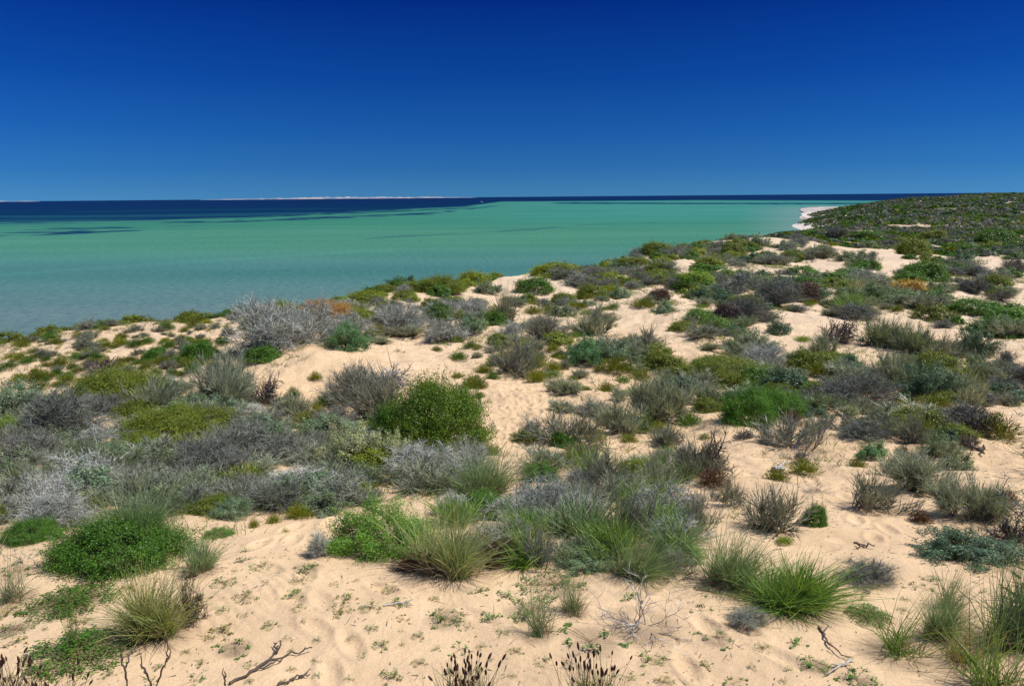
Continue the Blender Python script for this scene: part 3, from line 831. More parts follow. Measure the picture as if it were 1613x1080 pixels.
fill(160, [(1060, 480), (1080, 385), (1200, 372), (1290, 362), (1400, 372), (1613, 372), (1613, 545), (1400, 480), (1250, 470)], [('Lf', 'olive'), ('Lf', 'dark'), ('Tm', 'purple'), ('Sm', 'gg'), ('Sm', 'saltd'), ('Tm', 'grey'), ('Wm', 'wd'), ('Lf', 'green')], '', 'on the upper right dune slope', (1.1, 2.6), (.3, .42), .3, 9)
fill(80, [(820, 440), (940, 412), (1080, 380), (1200, 370), (1180, 400), (1080, 440), (960, 455)], [('Lf', 'olive'), ('Lf', 'dark'), ('Tm', 'purple'), ('Sm', 'gg'), ('Tm', 'grey'), ('Lf', 'oliveb')], '', 'along the long seaward crest', (.9, 2.0), (.3, .42), .33, 10)
fill(24, [(480, 500), (560, 462), (700, 445), (780, 430), (800, 442), (640, 480)], [('Lf', 'olive'), ('Lf', 'green'), ('Tm', 'silver'), ('Lf', 'oliveb')], '', 'on the crest above the silvery thicket', (.7, 1.4), (.35, .5), .45, 12)
fill(60, [(0, 1060), (0, 880), (330, 860), (640, 900), (1080, 925), (1613, 950), (1613, 1060)], [('m', 'mat'), ('m', 'olive'), ('m', 'green')], '', 'dotted over the open foreground sand', (.08, .24), (.12, .2), .9, 11) if False else None
fill(90, [(480, 500), (700, 470), (1000, 450), (1280, 450), (1560, 520), (1560, 640), (1100, 640), (900, 620), (740, 540), (560, 550)], [('w', 'oliveb'), ('w', 'lime'), ('w', 'olive'), ('w', 'grass')], '', 'among the shrubs of the middle distance', (.35, .9), (.25, .4), .3, 15)
fill(75, [(1640, 380), (2050, 390), (2200, 1000), (1800, 1000), (1700, 700)], [('Wm', 'wg'), ('Lm', 'olive'), ('Tm', 'purple'), ('w', 'olive'), ('Sm', 'gg'), ('Wr', 'wd')], '', 'beyond the right edge of the photograph', (.7, 2.2), (.35, .5), .5, 16)
fill(45, [(-350, 560), (-5, 545), (-5, 900), (-300, 900)], [('Wm', 'wg'), ('Lm', 'olive'), ('Tm', 'grey'), ('w', 'olive'), ('w', 'oliveb')], '', 'beyond the left edge of the photograph', (.5, 1.4), (.35, .5), .5, 17)
def mats(n, poly, seed):
    r = random.Random(seed); xs = [p[0] for p in poly]; ys = [p[1] for p in poly]; got = 0
    for _ in range(n * 10):
        if got >= n: break
        x, y = r.uniform(min(xs), max(xs)), r.uniform(min(ys), max(ys))
        if not inpoly(x, y, poly): continue
        pos = raymarch(x, y)
        if pos is None: continue
        if any((pos[0] - a) ** 2 + (pos[1] - b) ** 2 < (.8 * c + .12) ** 2 for a, b, c in PLANTED): continue
        w = r.uniform(.05, .13) + r.random() ** 3 * .2
        tn = r.choice(['mat', 'olive', 'green', 'mat'])
        plant('m', pos, w, .05, tuple(v * r.uniform(.8, 1.2) for v in TINT[tn]), 'tiny ' + WORD[tn] + ' creeping sprig dotted on the open foreground sand', 'creeping sprigs dotted over the foreground sand', tilt=normal_at(pos[0], pos[1]), sink=0)
        got += 1
mats(115, [(0, 1078), (0, 930), (330, 880), (520, 890), (640, 915), (1080, 925), (1180, 900), (1450, 900), (1613, 960), (1613, 1078)], 31)

# past 290 weed tufts the smallest in view are one mass
tufts = [o for o in COL.objects if o.name.startswith('weed_tuft')]
def shows(o):
    px_, py_ = to_pix(*o.location); d_ = (Vector(o.location) - Vector((0, 0, CAM_Z))).length
    return o.scale[0] / d_ * (1 if -20 < px_ < PW + 20 else .01)
tufts.sort(key=shows, reverse=True)
g = Geo()
for o in tufts[285:]:
    me = o.data; nv = min(len(me.vertices), 6 * 420)
    co = np.empty(len(me.vertices) * 3, np.float32); me.vertices.foreach_get('co', co); co = co.reshape(-1, 3)[:nv].astype(float)
    cl = np.empty(len(me.vertices) * 4, np.float32); me.attributes['tint'].data.foreach_get('color', cl); cl = cl.reshape(-1, 4)[:nv, :3]
    a = o.rotation_euler[2]; co = co * np.array(o.scale); co = np.stack([co[:, 0] * math.cos(a) - co[:, 1] * math.sin(a), co[:, 0] * math.sin(a) + co[:, 1] * math.cos(a), co[:, 2]], 1) + np.array(o.location)
    b = np.arange(nv // 6)[:, None] * 6 + np.array([0, 2])[None]
    g.add(co, np.stack([b, b + 1, b + 3, b + 2], -1), cl * np.array(o.color[:3])[None])
    bpy.data.objects.remove(o)
if g.n:
    o = bpy.data.objects.new('low_weeds', g.mesh('low_weeds', M_FAR)); COL.objects.link(o)
    tag(o, 'tiny far off green weeds sprinkled over the dune sand', 'weeds', kind='stuff')

def cloud(n, amin, amax, rmin, rmax, seed):
    r = np.random.default_rng(seed)
    a = r.uniform(amin, amax, n); R = np.sqrt(r.uniform(rmin ** 2, rmax ** 2, n))
    x, y = R * np.sin(a), R * np.cos(a)
    return x, y, height(x, y), r

# far scrub: an uncountable mass of low shrubs over the headland
g = Geo()
for (rmin, rmax, n, nf, size) in ((75, 150, 3800, 46, (.7, 1.7)), (150, 300, 6500, 26, (1.0, 2.6)), (300, 640, 9000, 15, (1.6, 4.0))):
    x, y, z, r = cloud(int(n * 1.5), .17, .90, rmin, rmax, int(rmin))
    dens = fbm(x / 14, y / 14, 90, 3)
    px_, py_ = to_pix(x, y, z)
    ok = (z > 1.2) & (dens > (-.6 if rmin > 100 else -.2)) & ~((px_ < 1240) & (y > 110))
    x, y, z = x[ok], y[ok], z[ok]; n = len(x)
    sz = r.uniform(*size, n); hh = sz * r.uniform(.18, .30, n)
    pal = np.array([TINT['olive'], TINT['dark'], TINT['gg'], TINT['grey'], TINT['purple'], TINT['wd'], TINT['saltd'], TINT['green']]) * .8
    patch = fbm(x / 22, y / 22, 91, 2)
    ci = np.clip(((patch * .5 + .5 + r.uniform(-.45, .45, n)) * 8).astype(int), 0, 7); ci = np.array([3, 2, 5, 4, 6, 0, 1, 7])[ci]
    base = pal[ci] * r.uniform(.85, 1.12, (n, 1))
    i = np.repeat(np.arange(n), nf); m_ = len(i)
    d = rvec(m_); d[:, 2] = np.abs(d[:, 2])
    p = np.stack([x[i] + d[:, 0] * sz[i] * .5, y[i] + d[:, 1] * sz[i] * .5, z[i] + d[:, 2] * hh[i] - .02], 1)
    leaves(g, p, unit(d * .8 + rvec(m_) * .6), sz[i] * (.42 if nf < 20 else .3), sz[i] * (.3 if nf < 20 else .2), base[i] * r.uniform(.8, 1.2, (m_, 1)))
fs = bpy.data.objects.new('far_scrub', g.mesh('far_scrub', M_FAR)); COL.objects.link(fs)
tag(fs, 'low grey green scrub covering the far headland', 'scrub', kind='stuff')

# thin dry grass and stalks between the shrubs
g = Geo()
x, y, z, r = cloud(44000, -.8, .85, 7.5, 60, 5)
veg = fbm(x / 2.4, y / 2.4, 60, 3)
px_, py_ = to_pix(x, y, z)
ok = (veg > -.12) & (z > 5)
for K in KEEP:
    ok &= ~np.array([inpoly(a, b, K) for a, b in zip(px_, py_)])
x, y, z, vg = x[ok], y[ok], z[ok], veg[ok]; n = len(x); i = np.repeat(np.arange(n), 7); m_ = len(i)
D = unit(rvec(m_) * [.9, .9, .3] + [0, 0, .75])
cc = np.array([TINT['olive'], TINT['straw'], TINT['wd'], TINT['oliveb'], TINT['grey']])[r.integers(0, 5, n)][i]
dist = np.hypot(x, y)[i]
ribbons(g, np.stack([x, y, z], 1)[i] + rng.normal(size=(m_, 3)) * [.05, .05, 0], D, rng.uniform(.05, .2, m_), rvec(m_) * .3, .004 + dist * .0004, cc * .8, cc * 1.1, 2)
o = bpy.data.objects.new('sparse_grass', g.mesh('sparse_grass', M_LEAF)); COL.objects.link(o)
tag(o, 'thin low grass and dry stalks growing between the shrubs', 'grass', kind='stuff')

# litter: shed leaves and bits of twig
g = Geo()
x, y, z, r = cloud(60000, -.66, .66, 3.6, 34, 6)
lt = fbm(x / 1.3, y / 1.3, 64, 3); d0 = np.hypot(x, y)
ok = (lt > np.where(d0 < 7.2, -.12, -.45)) & (r.random(len(x)) < np.where(d0 < 7.2, .8, 1.0)) 
x, y, z = x[ok], y[ok], z[ok]; n = len(x); h = n // 2
P0 = np.stack([x, y, z + .006], 1)
leaves(g, P0[:h], unit(rvec(h) * .5 + [0, 0, 1]), rng.uniform(.010, .026, h) * (1 + d0[ok][:h] * .03), .010, np.array([(.16, .12, .06), (.09, .13, .04), (.22, .18, .12)])[r.integers(0, 3, h)])
k = n - h
ribbons(g, P0[h:], unit(rvec(k) * [1, 1, .12]), rng.uniform(.02, .11, k), rvec(k) * .2, .006, col((.14, .11, .09), k, .4), col((.24, .2, .17), k, .4), 2)
o = bpy.data.objects.new('leaf_litter', g.mesh('leaf_litter', M_WOOD)); COL.objects.link(o)
tag(o, 'shed leaves and bits of twig lying on the sand', 'litter', kind='stuff')

# ------------------------------------------------------------------ plants with seed heads along the bottom edge, flowers, sticks
def tube_obj(name, pts, r0, r1, c, parent=None, mat=None, nseg=7):
    """a tapering knobbly stick through the given points"""
    g = Geo(); pts = [np.array(p, float) for p in pts]; V = []; n = len(pts); T = []
    for i in range(n):
        t = unit((pts[min(i + 1, n - 1)] - pts[max(i - 1, 0)])[None])[0]
        a = unit(np.cross(t, [0.3, .1, 1])[None])[0]; b = np.cross(t, a); rr = (r0 + (r1 - r0) * i / (n - 1)) * random.uniform(.85, 1.2)
        V.append([pts[i] + rr * (a * math.cos(k * 2 * math.pi / nseg) + b * math.sin(k * 2 * math.pi / nseg)) for k in range(nseg)])
    V = np.array(V)
    f = np.array([[i * nseg + k, i * nseg + (k + 1) % nseg, (i + 1) * nseg + (k + 1) % nseg, (i + 1) * nseg + k] for i in range(n - 1) for k in range(nseg)])
    g.add(V, f, col(c, n * nseg, .2))
    for e in (0, n - 1):
        cv = np.array([V[e][0], V[e][2], V[e][4], V[e][5]]); g.add(cv, np.array([[0, 1, 2, 3]]), col(c, 4))
    o = bpy.data.objects.new(name, g.mesh(name, mat or M_WOOD)); COL.objects.link(o)
    if parent: o.parent = parent
    return o
def subdiv(pts, k=4, j=.01):
    out = []
    for a, b in zip(pts[:-1], pts[1:]):
        for i in range(k): out.append(np.array(a) * (1 - i / k) + np.array(b) * i / k + (np.random.default_rng(int(abs(a[0]) * 977) + i).normal(size=3) * j if i else 0))
    out.append(np.array(pts[-1])); return out
gh = Geo(); tt = np.linspace(0, 1, 7); rr = np.array([.25, .8, 1, 1, .9, .6, .08]) * .0065
V = np.array([[(r_ * math.cos(k * math.pi / 4), r_ * math.sin(k * math.pi / 4), t_ * .038) for k in range(8)] for t_, r_ in zip(tt, rr)])
gh.add(V, np.array([[i * 8 + k, i * 8 + (k + 1) % 8, i * 8 + 8 + (k + 1) % 8, i * 8 + 8 + k] for i in range(6) for k in range(8)]), col((.055, .03, .025), 56, .4))
ME_HEAD = gh.mesh('seed_head', M_WOOD)
def seed_plant(px, py, w, top, n, label, seed, cgreen=(.17, .22, .07)):
    r = random.Random(seed); q = np.random.default_rng(seed)
    pos = raymarch(px, py, 2.0)
    root = bpy.data.objects.new('seed_head_plant', None); COL.objects.link(root); root.location = pos
    tag(root, label, 'seed head plant', 'plants with dark seed heads along the bottom edge')
    g = Geo(); m_ = 420
    a = q.uniform(0, 6.28, m_); el = q.uniform(.6, 1.5, m_)
    D = np.stack([np.cos(a) * np.cos(el), np.sin(a) * np.cos(el), np.sin(el)], 1)
    ribbons(g, q.normal(size=(m_, 3)) * [w * .22, w * .12, 0], D, q.uniform(.45, 1.0, m_) * top * .86, rvec(m_) * .15, .006, col(cgreen, m_, .3) * .7, col(cgreen, m_, .35), 4)
    o = bpy.data.objects.new('leaves', g.mesh('leaves', M_GRASS)); COL.objects.link(o); o.parent = root
    g = Geo(); a = q.uniform(0, 6.28, n); el = np.pi / 2 - q.uniform(0, 1, n) * .62
    D = np.stack([np.cos(a) * np.cos(el), np.sin(a) * np.cos(el), np.sin(el)], 1)
    C = ribbons(g, q.normal(size=(n, 3)) * [w * .2, w * .1, 0], D, q.uniform(.72, 1.05, n) * top, rvec(n) * .06, .004, col((.2, .22, .09), n), col((.24, .2, .1), n), 5, True, .3)
    o = bpy.data.objects.new('stalks', g.mesh('stalks', M_GRASS)); COL.objects.link(o); o.parent = root
    for i in range(n):
        h = bpy.data.objects.new('seed_head', ME_HEAD); COL.objects.link(h); h.parent = root; h.location = C[i, -1]
        d = Vector(C[i, -1] - C[i, -2]); h.rotation_mode = 'QUATERNION'; h.rotation_quaternion = Vector((0, 0, 1)).rotation_difference(d.normalized())
        s = r.uniform(.75, 1.25); h.scale = (s, s, s * r.uniform(.9, 1.3))
seed_plant(735, 1128, .36, .36, 50, 'seed head plant below the middle of the picture, left of its twin', 1)
seed_plant(935, 1130, .32, .36, 40, 'seed head plant with white stalks right of its twin at the bottom edge', 2)
seed_plant(20, 1130, .40, .38, 40, 'seed head plant in the bottom left corner', 3, (.2, .17, .08))
seed_plant(90, 1165, .26, .40, 14, 'thinner seed head plant beside the bottom left corner', 4, (.18, .16, .08))
# pale dead stalks in the right hand plant
# forked sticks standing at the bottom left
def at_depth(px, py, Y): return world_at(px, py, Y)
def standing(label, branches, Y, r=.008, c=(.13, .10, .085)):
    root = bpy.data.objects.new('forked_stick', None); COL.objects.link(root)
    b0 = at_depth(*branches[0][0], Y); gz = float(height(b0[0], b0[1])); root.location = (b0[0], b0[1], gz)
    tag(root, label, 'stick', 'dark sticks standing along the bottom edge')
    for bi, br in enumerate(branches):
        pts = [at_depth(x, y, Y + k * .03 * (1 if bi % 2 else -1)) - np.array([b0[0], b0[1], gz]) for k, (x, y) in enumerate(br)]
        if bi == 0: pts = [np.array([0, 0, -.03])] + pts
        tube_obj('stem' if bi == 0 else 'branch', subdiv(pts, 4, .006), r * (1 if bi == 0 else .8), r * .35, c, root)
standing('dark forked stick standing left of two curving ones', [[(200, 1080), (196, 1050), (190, 1030), (186, 1016)], [(197, 1052), (203, 1036), (209, 1026)]], 4.35)
standing('dark wavy stick standing between forked and tall sticks', [[(238, 1080), (230, 1058), (222, 1032)], [(232, 1064), (226, 1052), (221, 1046)]], 4.35)
standing('tallest dark curved stick standing at the bottom left', [[(246, 1080), (254, 1056), (266, 1035), (264, 1004)], [(262, 1042), (268, 1028), (266, 1016)]], 4.4)
standing('short straight dark stick by the fallen branch', [[(354, 1082), (353, 1066), (352, 1052)], [(353, 1068), (355, 1062), (354, 1058)]], 4.35)
standing('slanting pale stalk behind the right seed head plant', [[(902, 1100), (900, 1060), (895, 1015)], [(899, 1052), (904, 1035), (903, 1024)]], 4.25, .005, (.5, .46, .42))
standing('long pale stalk leaning right in the right seed head plant', [[(912, 1100), (920, 1055), (928, 1012)], [(917, 1068), (924, 1050), (932, 1040)]], 4.2, .005, (.5, .46, .42))
def fallen(name, label, branches, r, c, lift=.03, cat='branch'):
    root = bpy.data.objects.new(name, None); COL.objects.link(root); b0 = raymarch(*branches[0][0]); root.location = b0
    tag(root, label, cat)
    for bi, br in enumerate(branches):
        pts = []
        for k, (x, y) in enumerate(br):
            p = raymarch(x, y); p[2] += r + (lift * k / len(br) if len(br) > 1 else 0); pts.append(p - b0)
        tube_obj('stem' if bi == 0 else 'twig', subdiv(pts, 4, r * .7), r * (1 if bi == 0 else .6), r * .4, c, root)
fallen('fallen_branch', 'dark forked branch lying on sand at the bottom edge', [[(362, 1079), (395, 1062), (425, 1044), (441, 1026), (443, 1017)], [(400, 1060), (430, 1050), (448, 1042)], [(428, 1042), (455, 1034), (478, 1031), (492, 1028)], [(436, 1032), (434, 1024), (432, 1019)]], .011, (.11, .085, .07))
fallen('fallen_branch', 'short dark branch lying right of the forked branch', [[(438, 1079), (458, 1073), (476, 1067), (490, 1058)], [(470, 1069), (480, 1066), (488, 1066)]], .009, (.13, .10, .08))
fallen('fallen_branch', 'dark crooked branch on sand below the mounded tussock', [[(1289, 988), (1298, 1004), (1304, 1016), (1322, 1032), (1341, 1042)], [(1296, 1002), (1300, 996), (1304, 990)]], .008, (.14, .11, .09))
fallen('fallen_branch', 'bleached branch end joining the dark crooked branch', [[(1341, 1043), (1325, 1050), (1312, 1060), (1300, 1067)], [(1322, 1052), (1316, 1050), (1310, 1052)]], .010, (.45, .41, .36))
fallen('fallen_branch', 'thin brown branch on the right hand sand slope', [[(1345, 853), (1362, 858), (1378, 862)], [(1360, 857), (1354, 862), (1346, 862)]], .012, (.2, .15, .11))
fallen('fallen_branch', 'thick dark stick on sand below the lone spiky shrub', [[(1530, 708), (1542, 714), (1550, 719)], [(1540, 713), (1546, 710), (1551, 709)]], .03, (.13, .10, .08))
fallen('driftwood', 'pale driftwood piece on the right hand sand slope', [[(1218, 745), (1228, 743), (1236, 746)], [(1226, 744), (1229, 741), (1233, 739)]], .035, (.5, .48, .46), cat='driftwood')
fallen('fallen_branch', 'bleached thin branch on sand left of the fine leaved bush foot', [[(605, 958), (625, 953), (652, 957)], [(628, 954), (640, 950), (650, 950)]], .008, (.5, .46, .42))

# purple flowers on their stalks
def flower(px, py, label, k):
    pos = raymarch(px, py + 8) if py < 1000 else raymarch(px, 1079)
    d = float(np.dot(pos - [0, 0, CAM_Z], Fn)); s = .028 if d > 8 else .014
    root = bpy.data.objects.new('purple_flower', None); COL.objects.link(root); root.location = pos
    tag(root, label, 'flower', 'purple flowers near the big green bush' if d > 8 else 'purple flowers in the bottom left corner')
    top = (world_at(px, py, pos[1] - .12) - pos); top[2] = max(top[2], .12)
    tube_obj('stalk', subdiv([np.zeros(3), top * .5 + [0.01, 0, 0], top], 2, .003), .003, .002, (.1, .16, .05), root)
    g = Geo(); q = np.random.default_rng(k)
    for i in range(6):
        a = i * math.pi / 3 + q.uniform(-.1, .1); u = np.array([math.cos(a), math.sin(a), .25]); v = np.array([-math.sin(a), math.cos(a), 0])
        P_ = np.array([[0, 0, 0], u * s * .6 + v * s * .38, u * s * 1.1, u * s * .6 - v * s * .38]); g.add(P_, np.array([[0, 1, 2, 3]]), col((.36, .18, .56), 4, .1))
    o = bpy.data.objects.new('petals', g.mesh('petals', M_DRY)); COL.objects.link(o); o.parent = root; o.location = top
    o.rotation_euler = (-.6, 0, 0)
for k, (x, y, l) in enumerate([(652, 727, 'lowest left'), (653, 731, 'second lowest left'), (666, 727, 'upper middle'), (676, 729, 'centre'), (686, 728, 'right of centre'), (700, 726, 'rightmost'), (664, 736, 'lowest')]):
    flower(x, y, 'small purple flower by the big green bush, ' + l + ' of its group', k)
flower(88, 1073, 'purple flower between the bottom left seed heads, left one', 20)
flower(116, 1070, 'purple flower between the bottom left seed heads, right one', 21)
flower(111, 696, 'single purple flower in the left scrub above straw coloured saltbush', 22)

# ------------------------------------------------------------------ ground
def polar_mesh(name, A, R, zf, mat, attrs=None, closed=False, centre=None):
    na, nr = len(A), len(R)
    aa, rr_ = np.meshgrid(A, R, indexing='ij')
    X, Y = rr_ * np.sin(aa), rr_ * np.cos(aa); Z = zf(X, Y)
    v = np.stack([X, Y, Z], -1).reshape(-1, 3)
    i = np.arange(na if closed else na - 1)[:, None]; j = np.arange(nr - 1)[None]; i2 = (i + 1) % na
    f = np.stack([i * nr + j, i * nr + j + 1, i2 * nr + j + 1, i2 * nr + j], -1).reshape(-1, 4)
    if closed:                                   # close the middle with a small cap
        c = len(v); v = np.concatenate([v, [[0, 0, float(Z[:, 0].mean())]]])
        ii = np.arange(0, na - 1, 2); f = np.concatenate([f, np.stack([np.full(len(ii), c), ii * nr, (ii + 1) % na * nr, (ii + 2) % na * nr], -1)])
    me = bpy.data.meshes.new(name)
    me.vertices.add(len(v)); me.vertices.foreach_set('co', v.astype(np.float32).ravel())
    me.loops.add(f.size); me.loops.foreach_set('vertex_index', f.astype(np.int32).ravel())
    me.polygons.add(len(f)); me.polygons.foreach_set('loop_start', np.arange(0, f.size, 4, dtype=np.int32)); me.polygons.foreach_set('loop_total', np.full(len(f), 4, dtype=np.int32))
    me.polygons.foreach_set('use_smooth', np.ones(len(f), dtype=bool))
    me.materials.append(mat)
    if attrs is not None:
        c = attrs(v[:, 0], v[:, 1], v[:, 2]); a = me.attributes.new('tint', 'FLOAT_COLOR', 'POINT')
        a.data.foreach_set('color', np.concatenate([c, np.ones((len(c), 1))], 1).astype(np.float32).ravel())
    me.update(calc_edges=True)
    o = bpy.data.objects.new(name, me); COL.objects.link(o); o['kind'] = 'structure'
    return o
def ground_z(X, Y):
    z = height(X, Y); 
    for fx, fy, fh in FOOT:
        m = (np.abs(X - fx) < .35) & (np.abs(Y - fy) < .35)
        dx, dy = X[m] - fx, Y[m] - fy
        u = dx * math.sin(fh) + dy * math.cos(fh); v = dx * math.cos(fh) - dy * math.sin(fh)
        q = (u / .15) ** 2 + (v / .06) ** 2
        z[m] += -.021 * np.exp(-q ** 1.5) + .009 * np.exp(-(np.sqrt(q) - 1.55) ** 2 * 5)
    return z
def ground_tint(X, Y, Z):
    n = len(X); r = np.hypot(X, Y)
    s1 = np.array([.715, .515, .315]); s2 = np.array([.75, .595, .43]); s3 = np.array([.80, .70, .62])
    t = sstep(12, 45, r) * .75 + .18 * fbm(X / 7, Y / 7, 55, 3); t = np.clip(t, 0, 1)[:, None]
    c = s1 * (1 - t) + s2 * t
    b = sstep(4.5, 1.5, Z)[:, None]; c = c * (1 - b) + s3 * b
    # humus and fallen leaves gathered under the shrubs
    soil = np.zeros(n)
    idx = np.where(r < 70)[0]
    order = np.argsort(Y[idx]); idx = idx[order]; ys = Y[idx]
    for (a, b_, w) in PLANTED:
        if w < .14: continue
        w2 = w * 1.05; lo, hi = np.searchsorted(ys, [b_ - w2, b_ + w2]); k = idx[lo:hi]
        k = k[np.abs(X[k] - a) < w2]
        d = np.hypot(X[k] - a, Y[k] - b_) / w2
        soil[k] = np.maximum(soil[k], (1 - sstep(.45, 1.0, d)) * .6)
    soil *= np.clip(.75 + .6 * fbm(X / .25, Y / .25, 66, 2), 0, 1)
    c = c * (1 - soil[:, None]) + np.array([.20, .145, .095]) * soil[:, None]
    far = (sstep(110, 210, r) * sstep(2.0, 4.5, Z) * sstep(-.62, -.3, fbm(X / 13, Y / 13, 92, 3)))[:, None]
    c = c * (1 - far) + np.array([.115, .125, .075]) * far
    return np.clip(c, .02, .9)
mt, nt, out = new_mat('dune_sand')
at = N(nt, 'ShaderNodeAttribute', attribute_name='tint'); geo = N(nt, 'ShaderNodeNewGeometry'); pos_ = geo.outputs['Position']
c = mixc(nt, 1.0, at.outputs['Color'], ramp(nt, noise(nt, pos_, 1.6, 6, .6), [(.3, (.88, .86, .84)), (.7, (1.08, 1.07, 1.06))]), 'MULTIPLY')
c = mixc(nt, 1.0, c, ramp(nt, noise(nt, pos_, 90, 3, .7), [(.3, .82), (.7, 1.14)]), 'MULTIPLY')
p = N(nt, 'ShaderNodeBsdfPrincipled'); nt.links.new(c, p.inputs['Base Color']); p.inputs['Roughness'].default_value = .95; p.inputs['Specular IOR Level'].default_value = .1
b1 = N(nt, 'ShaderNodeBump'); b1.inputs['Strength'].default_value = .55; b1.inputs['Distance'].default_value = .02; nt.links.new(noise(nt, pos_, 14, 5, .6), b1.inputs['Height'])
b2 = N(nt, 'ShaderNodeBump'); b2.inputs['Strength'].default_value = .35; b2.inputs['Distance'].default_value = .12; nt.links.new(noise(nt, pos_, 2.6, 5, .62), b2.inputs['Height']); nt.links.new(b2.outputs[0], b1.inputs['Normal'])
nt.links.new(b1.outputs[0], p.inputs['Normal']); nt.links.new(p.outputs[0], out.inputs[0])
A = np.concatenate([np.linspace(-.68, .68, 1050), np.linspace(.70, 2 * math.pi - .70, 110)])
R = np.concatenate([np.geomspace(.5, 3.2, 20)[:-1], np.geomspace(3.2, 26, 640)[:-1], np.geomspace(26, 90, 190)[:-1], np.geomspace(90, 3000, 200)])
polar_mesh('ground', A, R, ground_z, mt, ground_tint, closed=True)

# ------------------------------------------------------------------ sea
EDGE = np.array([(-900, 372), (-250, 356), (0, 349), (250, 345), (500, 335), (640, 330), (730, 325), (790, 317.5), (1100, 315.5), (1400, 316), (1800, 314)], float)
def sea_tint(X, Y, Z):
    px, py = to_pix(X, np.maximum(Y, 1e-3), Z)
    hz = 317.0 - 14.0 * px / 1613 - 0.0
    dep = np.maximum(py - hz, .05)                  # rows below the horizon, a measure of 1 / distance
    r = np.hypot(X, Y)
    e = np.interp(px, EDGE[:, 0], EDGE[:, 1]) - hz
    wob = fbm(X / 420, Y / 120, 70, 4)
    sand = np.array([.060, .300, .200]); near = np.array([.150, .262, .255]); mid = np.array([.078, .285, .150]); gr = np.array([.050, .250, .120])
    t = dep
    def L(a, b, k): k = k[:, None]; return a * (1 - k) + b * k
    c = L(np.tile(gr, (len(X), 1)), sand, sstep(500, 1000, px) * sstep(60, 25, dep))
    c = L(c, mid, sstep(35, 60, t)); c = L(c, np.array([.085, .255, .215]), sstep(65, 110, t)); c = L(c, near, sstep(110, 190, t))
    c = L(c, np.array([.20, .34, .30]), sstep(1150, 1290, px) * sstep(15, 24, t) * .8)
    band = fbm(X / 160, Y / 38, 72, 3); c = c * (1 + band[:, None] * np.array([.22, .11, .13]))
    # a pale sandbar running along the shallows
    bar = np.interp(px, [-200, 0, 270, 540, 900], [442, 433, 414, 398, 385]) - hz
    c = c * (1 + .10 * np.exp(-((dep - bar) / 2.2) ** 2) * (px < 620))[:, None]
    # dark strip of weed left and right of the middle
    def streak(c, xs, ys, half, th, s, k):
        yy = np.interp(px, xs, ys) - hz; inside = (px > xs[0]) & (px < xs[-1])
        n_ = pnoise(X / 45 + s, Y / 22, s); q = sstep(1.3, .5, np.abs(dep - yy - fbm(X / 30, Y / 20, s, 3) * th * .8) / th) * inside * (sstep(-.25, .1, fbm(X / 38, Y / 26, s + 3, 3)) if k < 1.5 else .9) * sstep(xs[0], xs[0] + 40, px) * sstep(xs[-1], xs[-1] - 40, px)
        return L(c, np.array([.035, .13, .105]) if k < .9  else np.array([.006, .035, .06]), np.clip(q * k, 0, 1))
    c = streak(c, [560, 700, 800, 900], [376, 369, 364, 356], None, 1.6, 5, .6)
    c = streak(c, [860, 960, 1060], [357, 353, 349], None, .9, 6, .4)
    c = streak(c, [660, 740, 800], [349, 346, 344], None, .8, 7, .5)
    c = streak(c, [900, 940, 970], [336, 334, 333], None, .7, 8, .7)
    c = streak(c, [860, 1000, 1200, 1420], [320, 320.3, 320.6, 320.6], None, .95, 9, 2)
    c = streak(c, [-200, 0, 90, 180], [373, 370, 367, 362], None, 2.2, 10, 1)
    c = streak(c, [180, 280, 330], [361, 356, 354], None, .8, 11, .7)
    c = streak(c, [240, 420, 560, 700], [352, 347, 341, 336], None, 1.7, 12, 1)
    c = streak(c, [330, 480, 620, 760], [343, 338.5, 333, 326], None, 1.5, 14, 1)
    c = streak(c, [420, 560, 700, 800], [346, 341, 334, 322], None, 1.0, 15, 1)
    c = streak(c, [-200, 0, 60, 100], [355, 352, 351, 350], None, .8, 16, 1)
    c = streak(c, [30, 110, 250], [371, 368, 361], None, 1.1, 13, 1)
    # the deep water beyond the drop off
    d2 = e + 1.5 * sstep(700, 300, px) + (wob * 1.6 + fbm(X / 60, Y / 26, 77, 3) * 1.3) * sstep(900, 500, px) + wob * .4
    deep = np.array([.0006, .007, .032]); deepn = np.array([.001, .016, .036])
    dm = sstep(1.1, -.9, dep - d2); patch = sstep(.1, .5, fbm(X / 700, Y / 160, 75, 4)) * sstep(700, 400, px)* sstep(12, 22, dep)
    c = L(c, L(np.tile(deepn, (len(X), 1)), deep, sstep(18, 6, dep)), dm)
    c = L(c, np.array([.03, .20, .15]), dm * patch * .25)
    for k_ in range(7):                                       # broken seagrass beds along the edge of the drop off, lower at the left
        off = [3.5, 6, 9, 12.5, 16, 2, 8][k_]; x0 = [-300, -300, -200, -300, -250, 150, 330][k_]; x1 = [420, 330, 300, 230, 110, 760, 640][k_]
        c = streak(c, [x0, (x0 + x1) / 2, x1], [float(np.interp(q_, EDGE[:, 0], EDGE[:, 1])) + off for q_ in (x0, (x0 + x1) / 2, x1)], None, [.7, .9, .6, 1.2, .8, .8, .6][k_], 30 + k_, [.7, .8, .5, .95, .7, .9, .6][k_])
    return np.clip(c * np.array([1.0, .90, .84]) * (1 - .14 * sstep(60, 150, dep)[:, None]), .001, .9)
mt, nt, out = new_mat('sea_water')
at = N(nt, 'ShaderNodeAttribute', attribute_name='tint'); geo = N(nt, 'ShaderNodeNewGeometry')
mp = N(nt, 'ShaderNodeMapping'); mp.inputs['Rotation'].default_value = (0, 0, .45); mp.inputs['Scale'].default_value = (.8, .45, 1); nt.links.new(geo.outputs['Position'], mp.inputs[0]); q = mp.outputs[0]
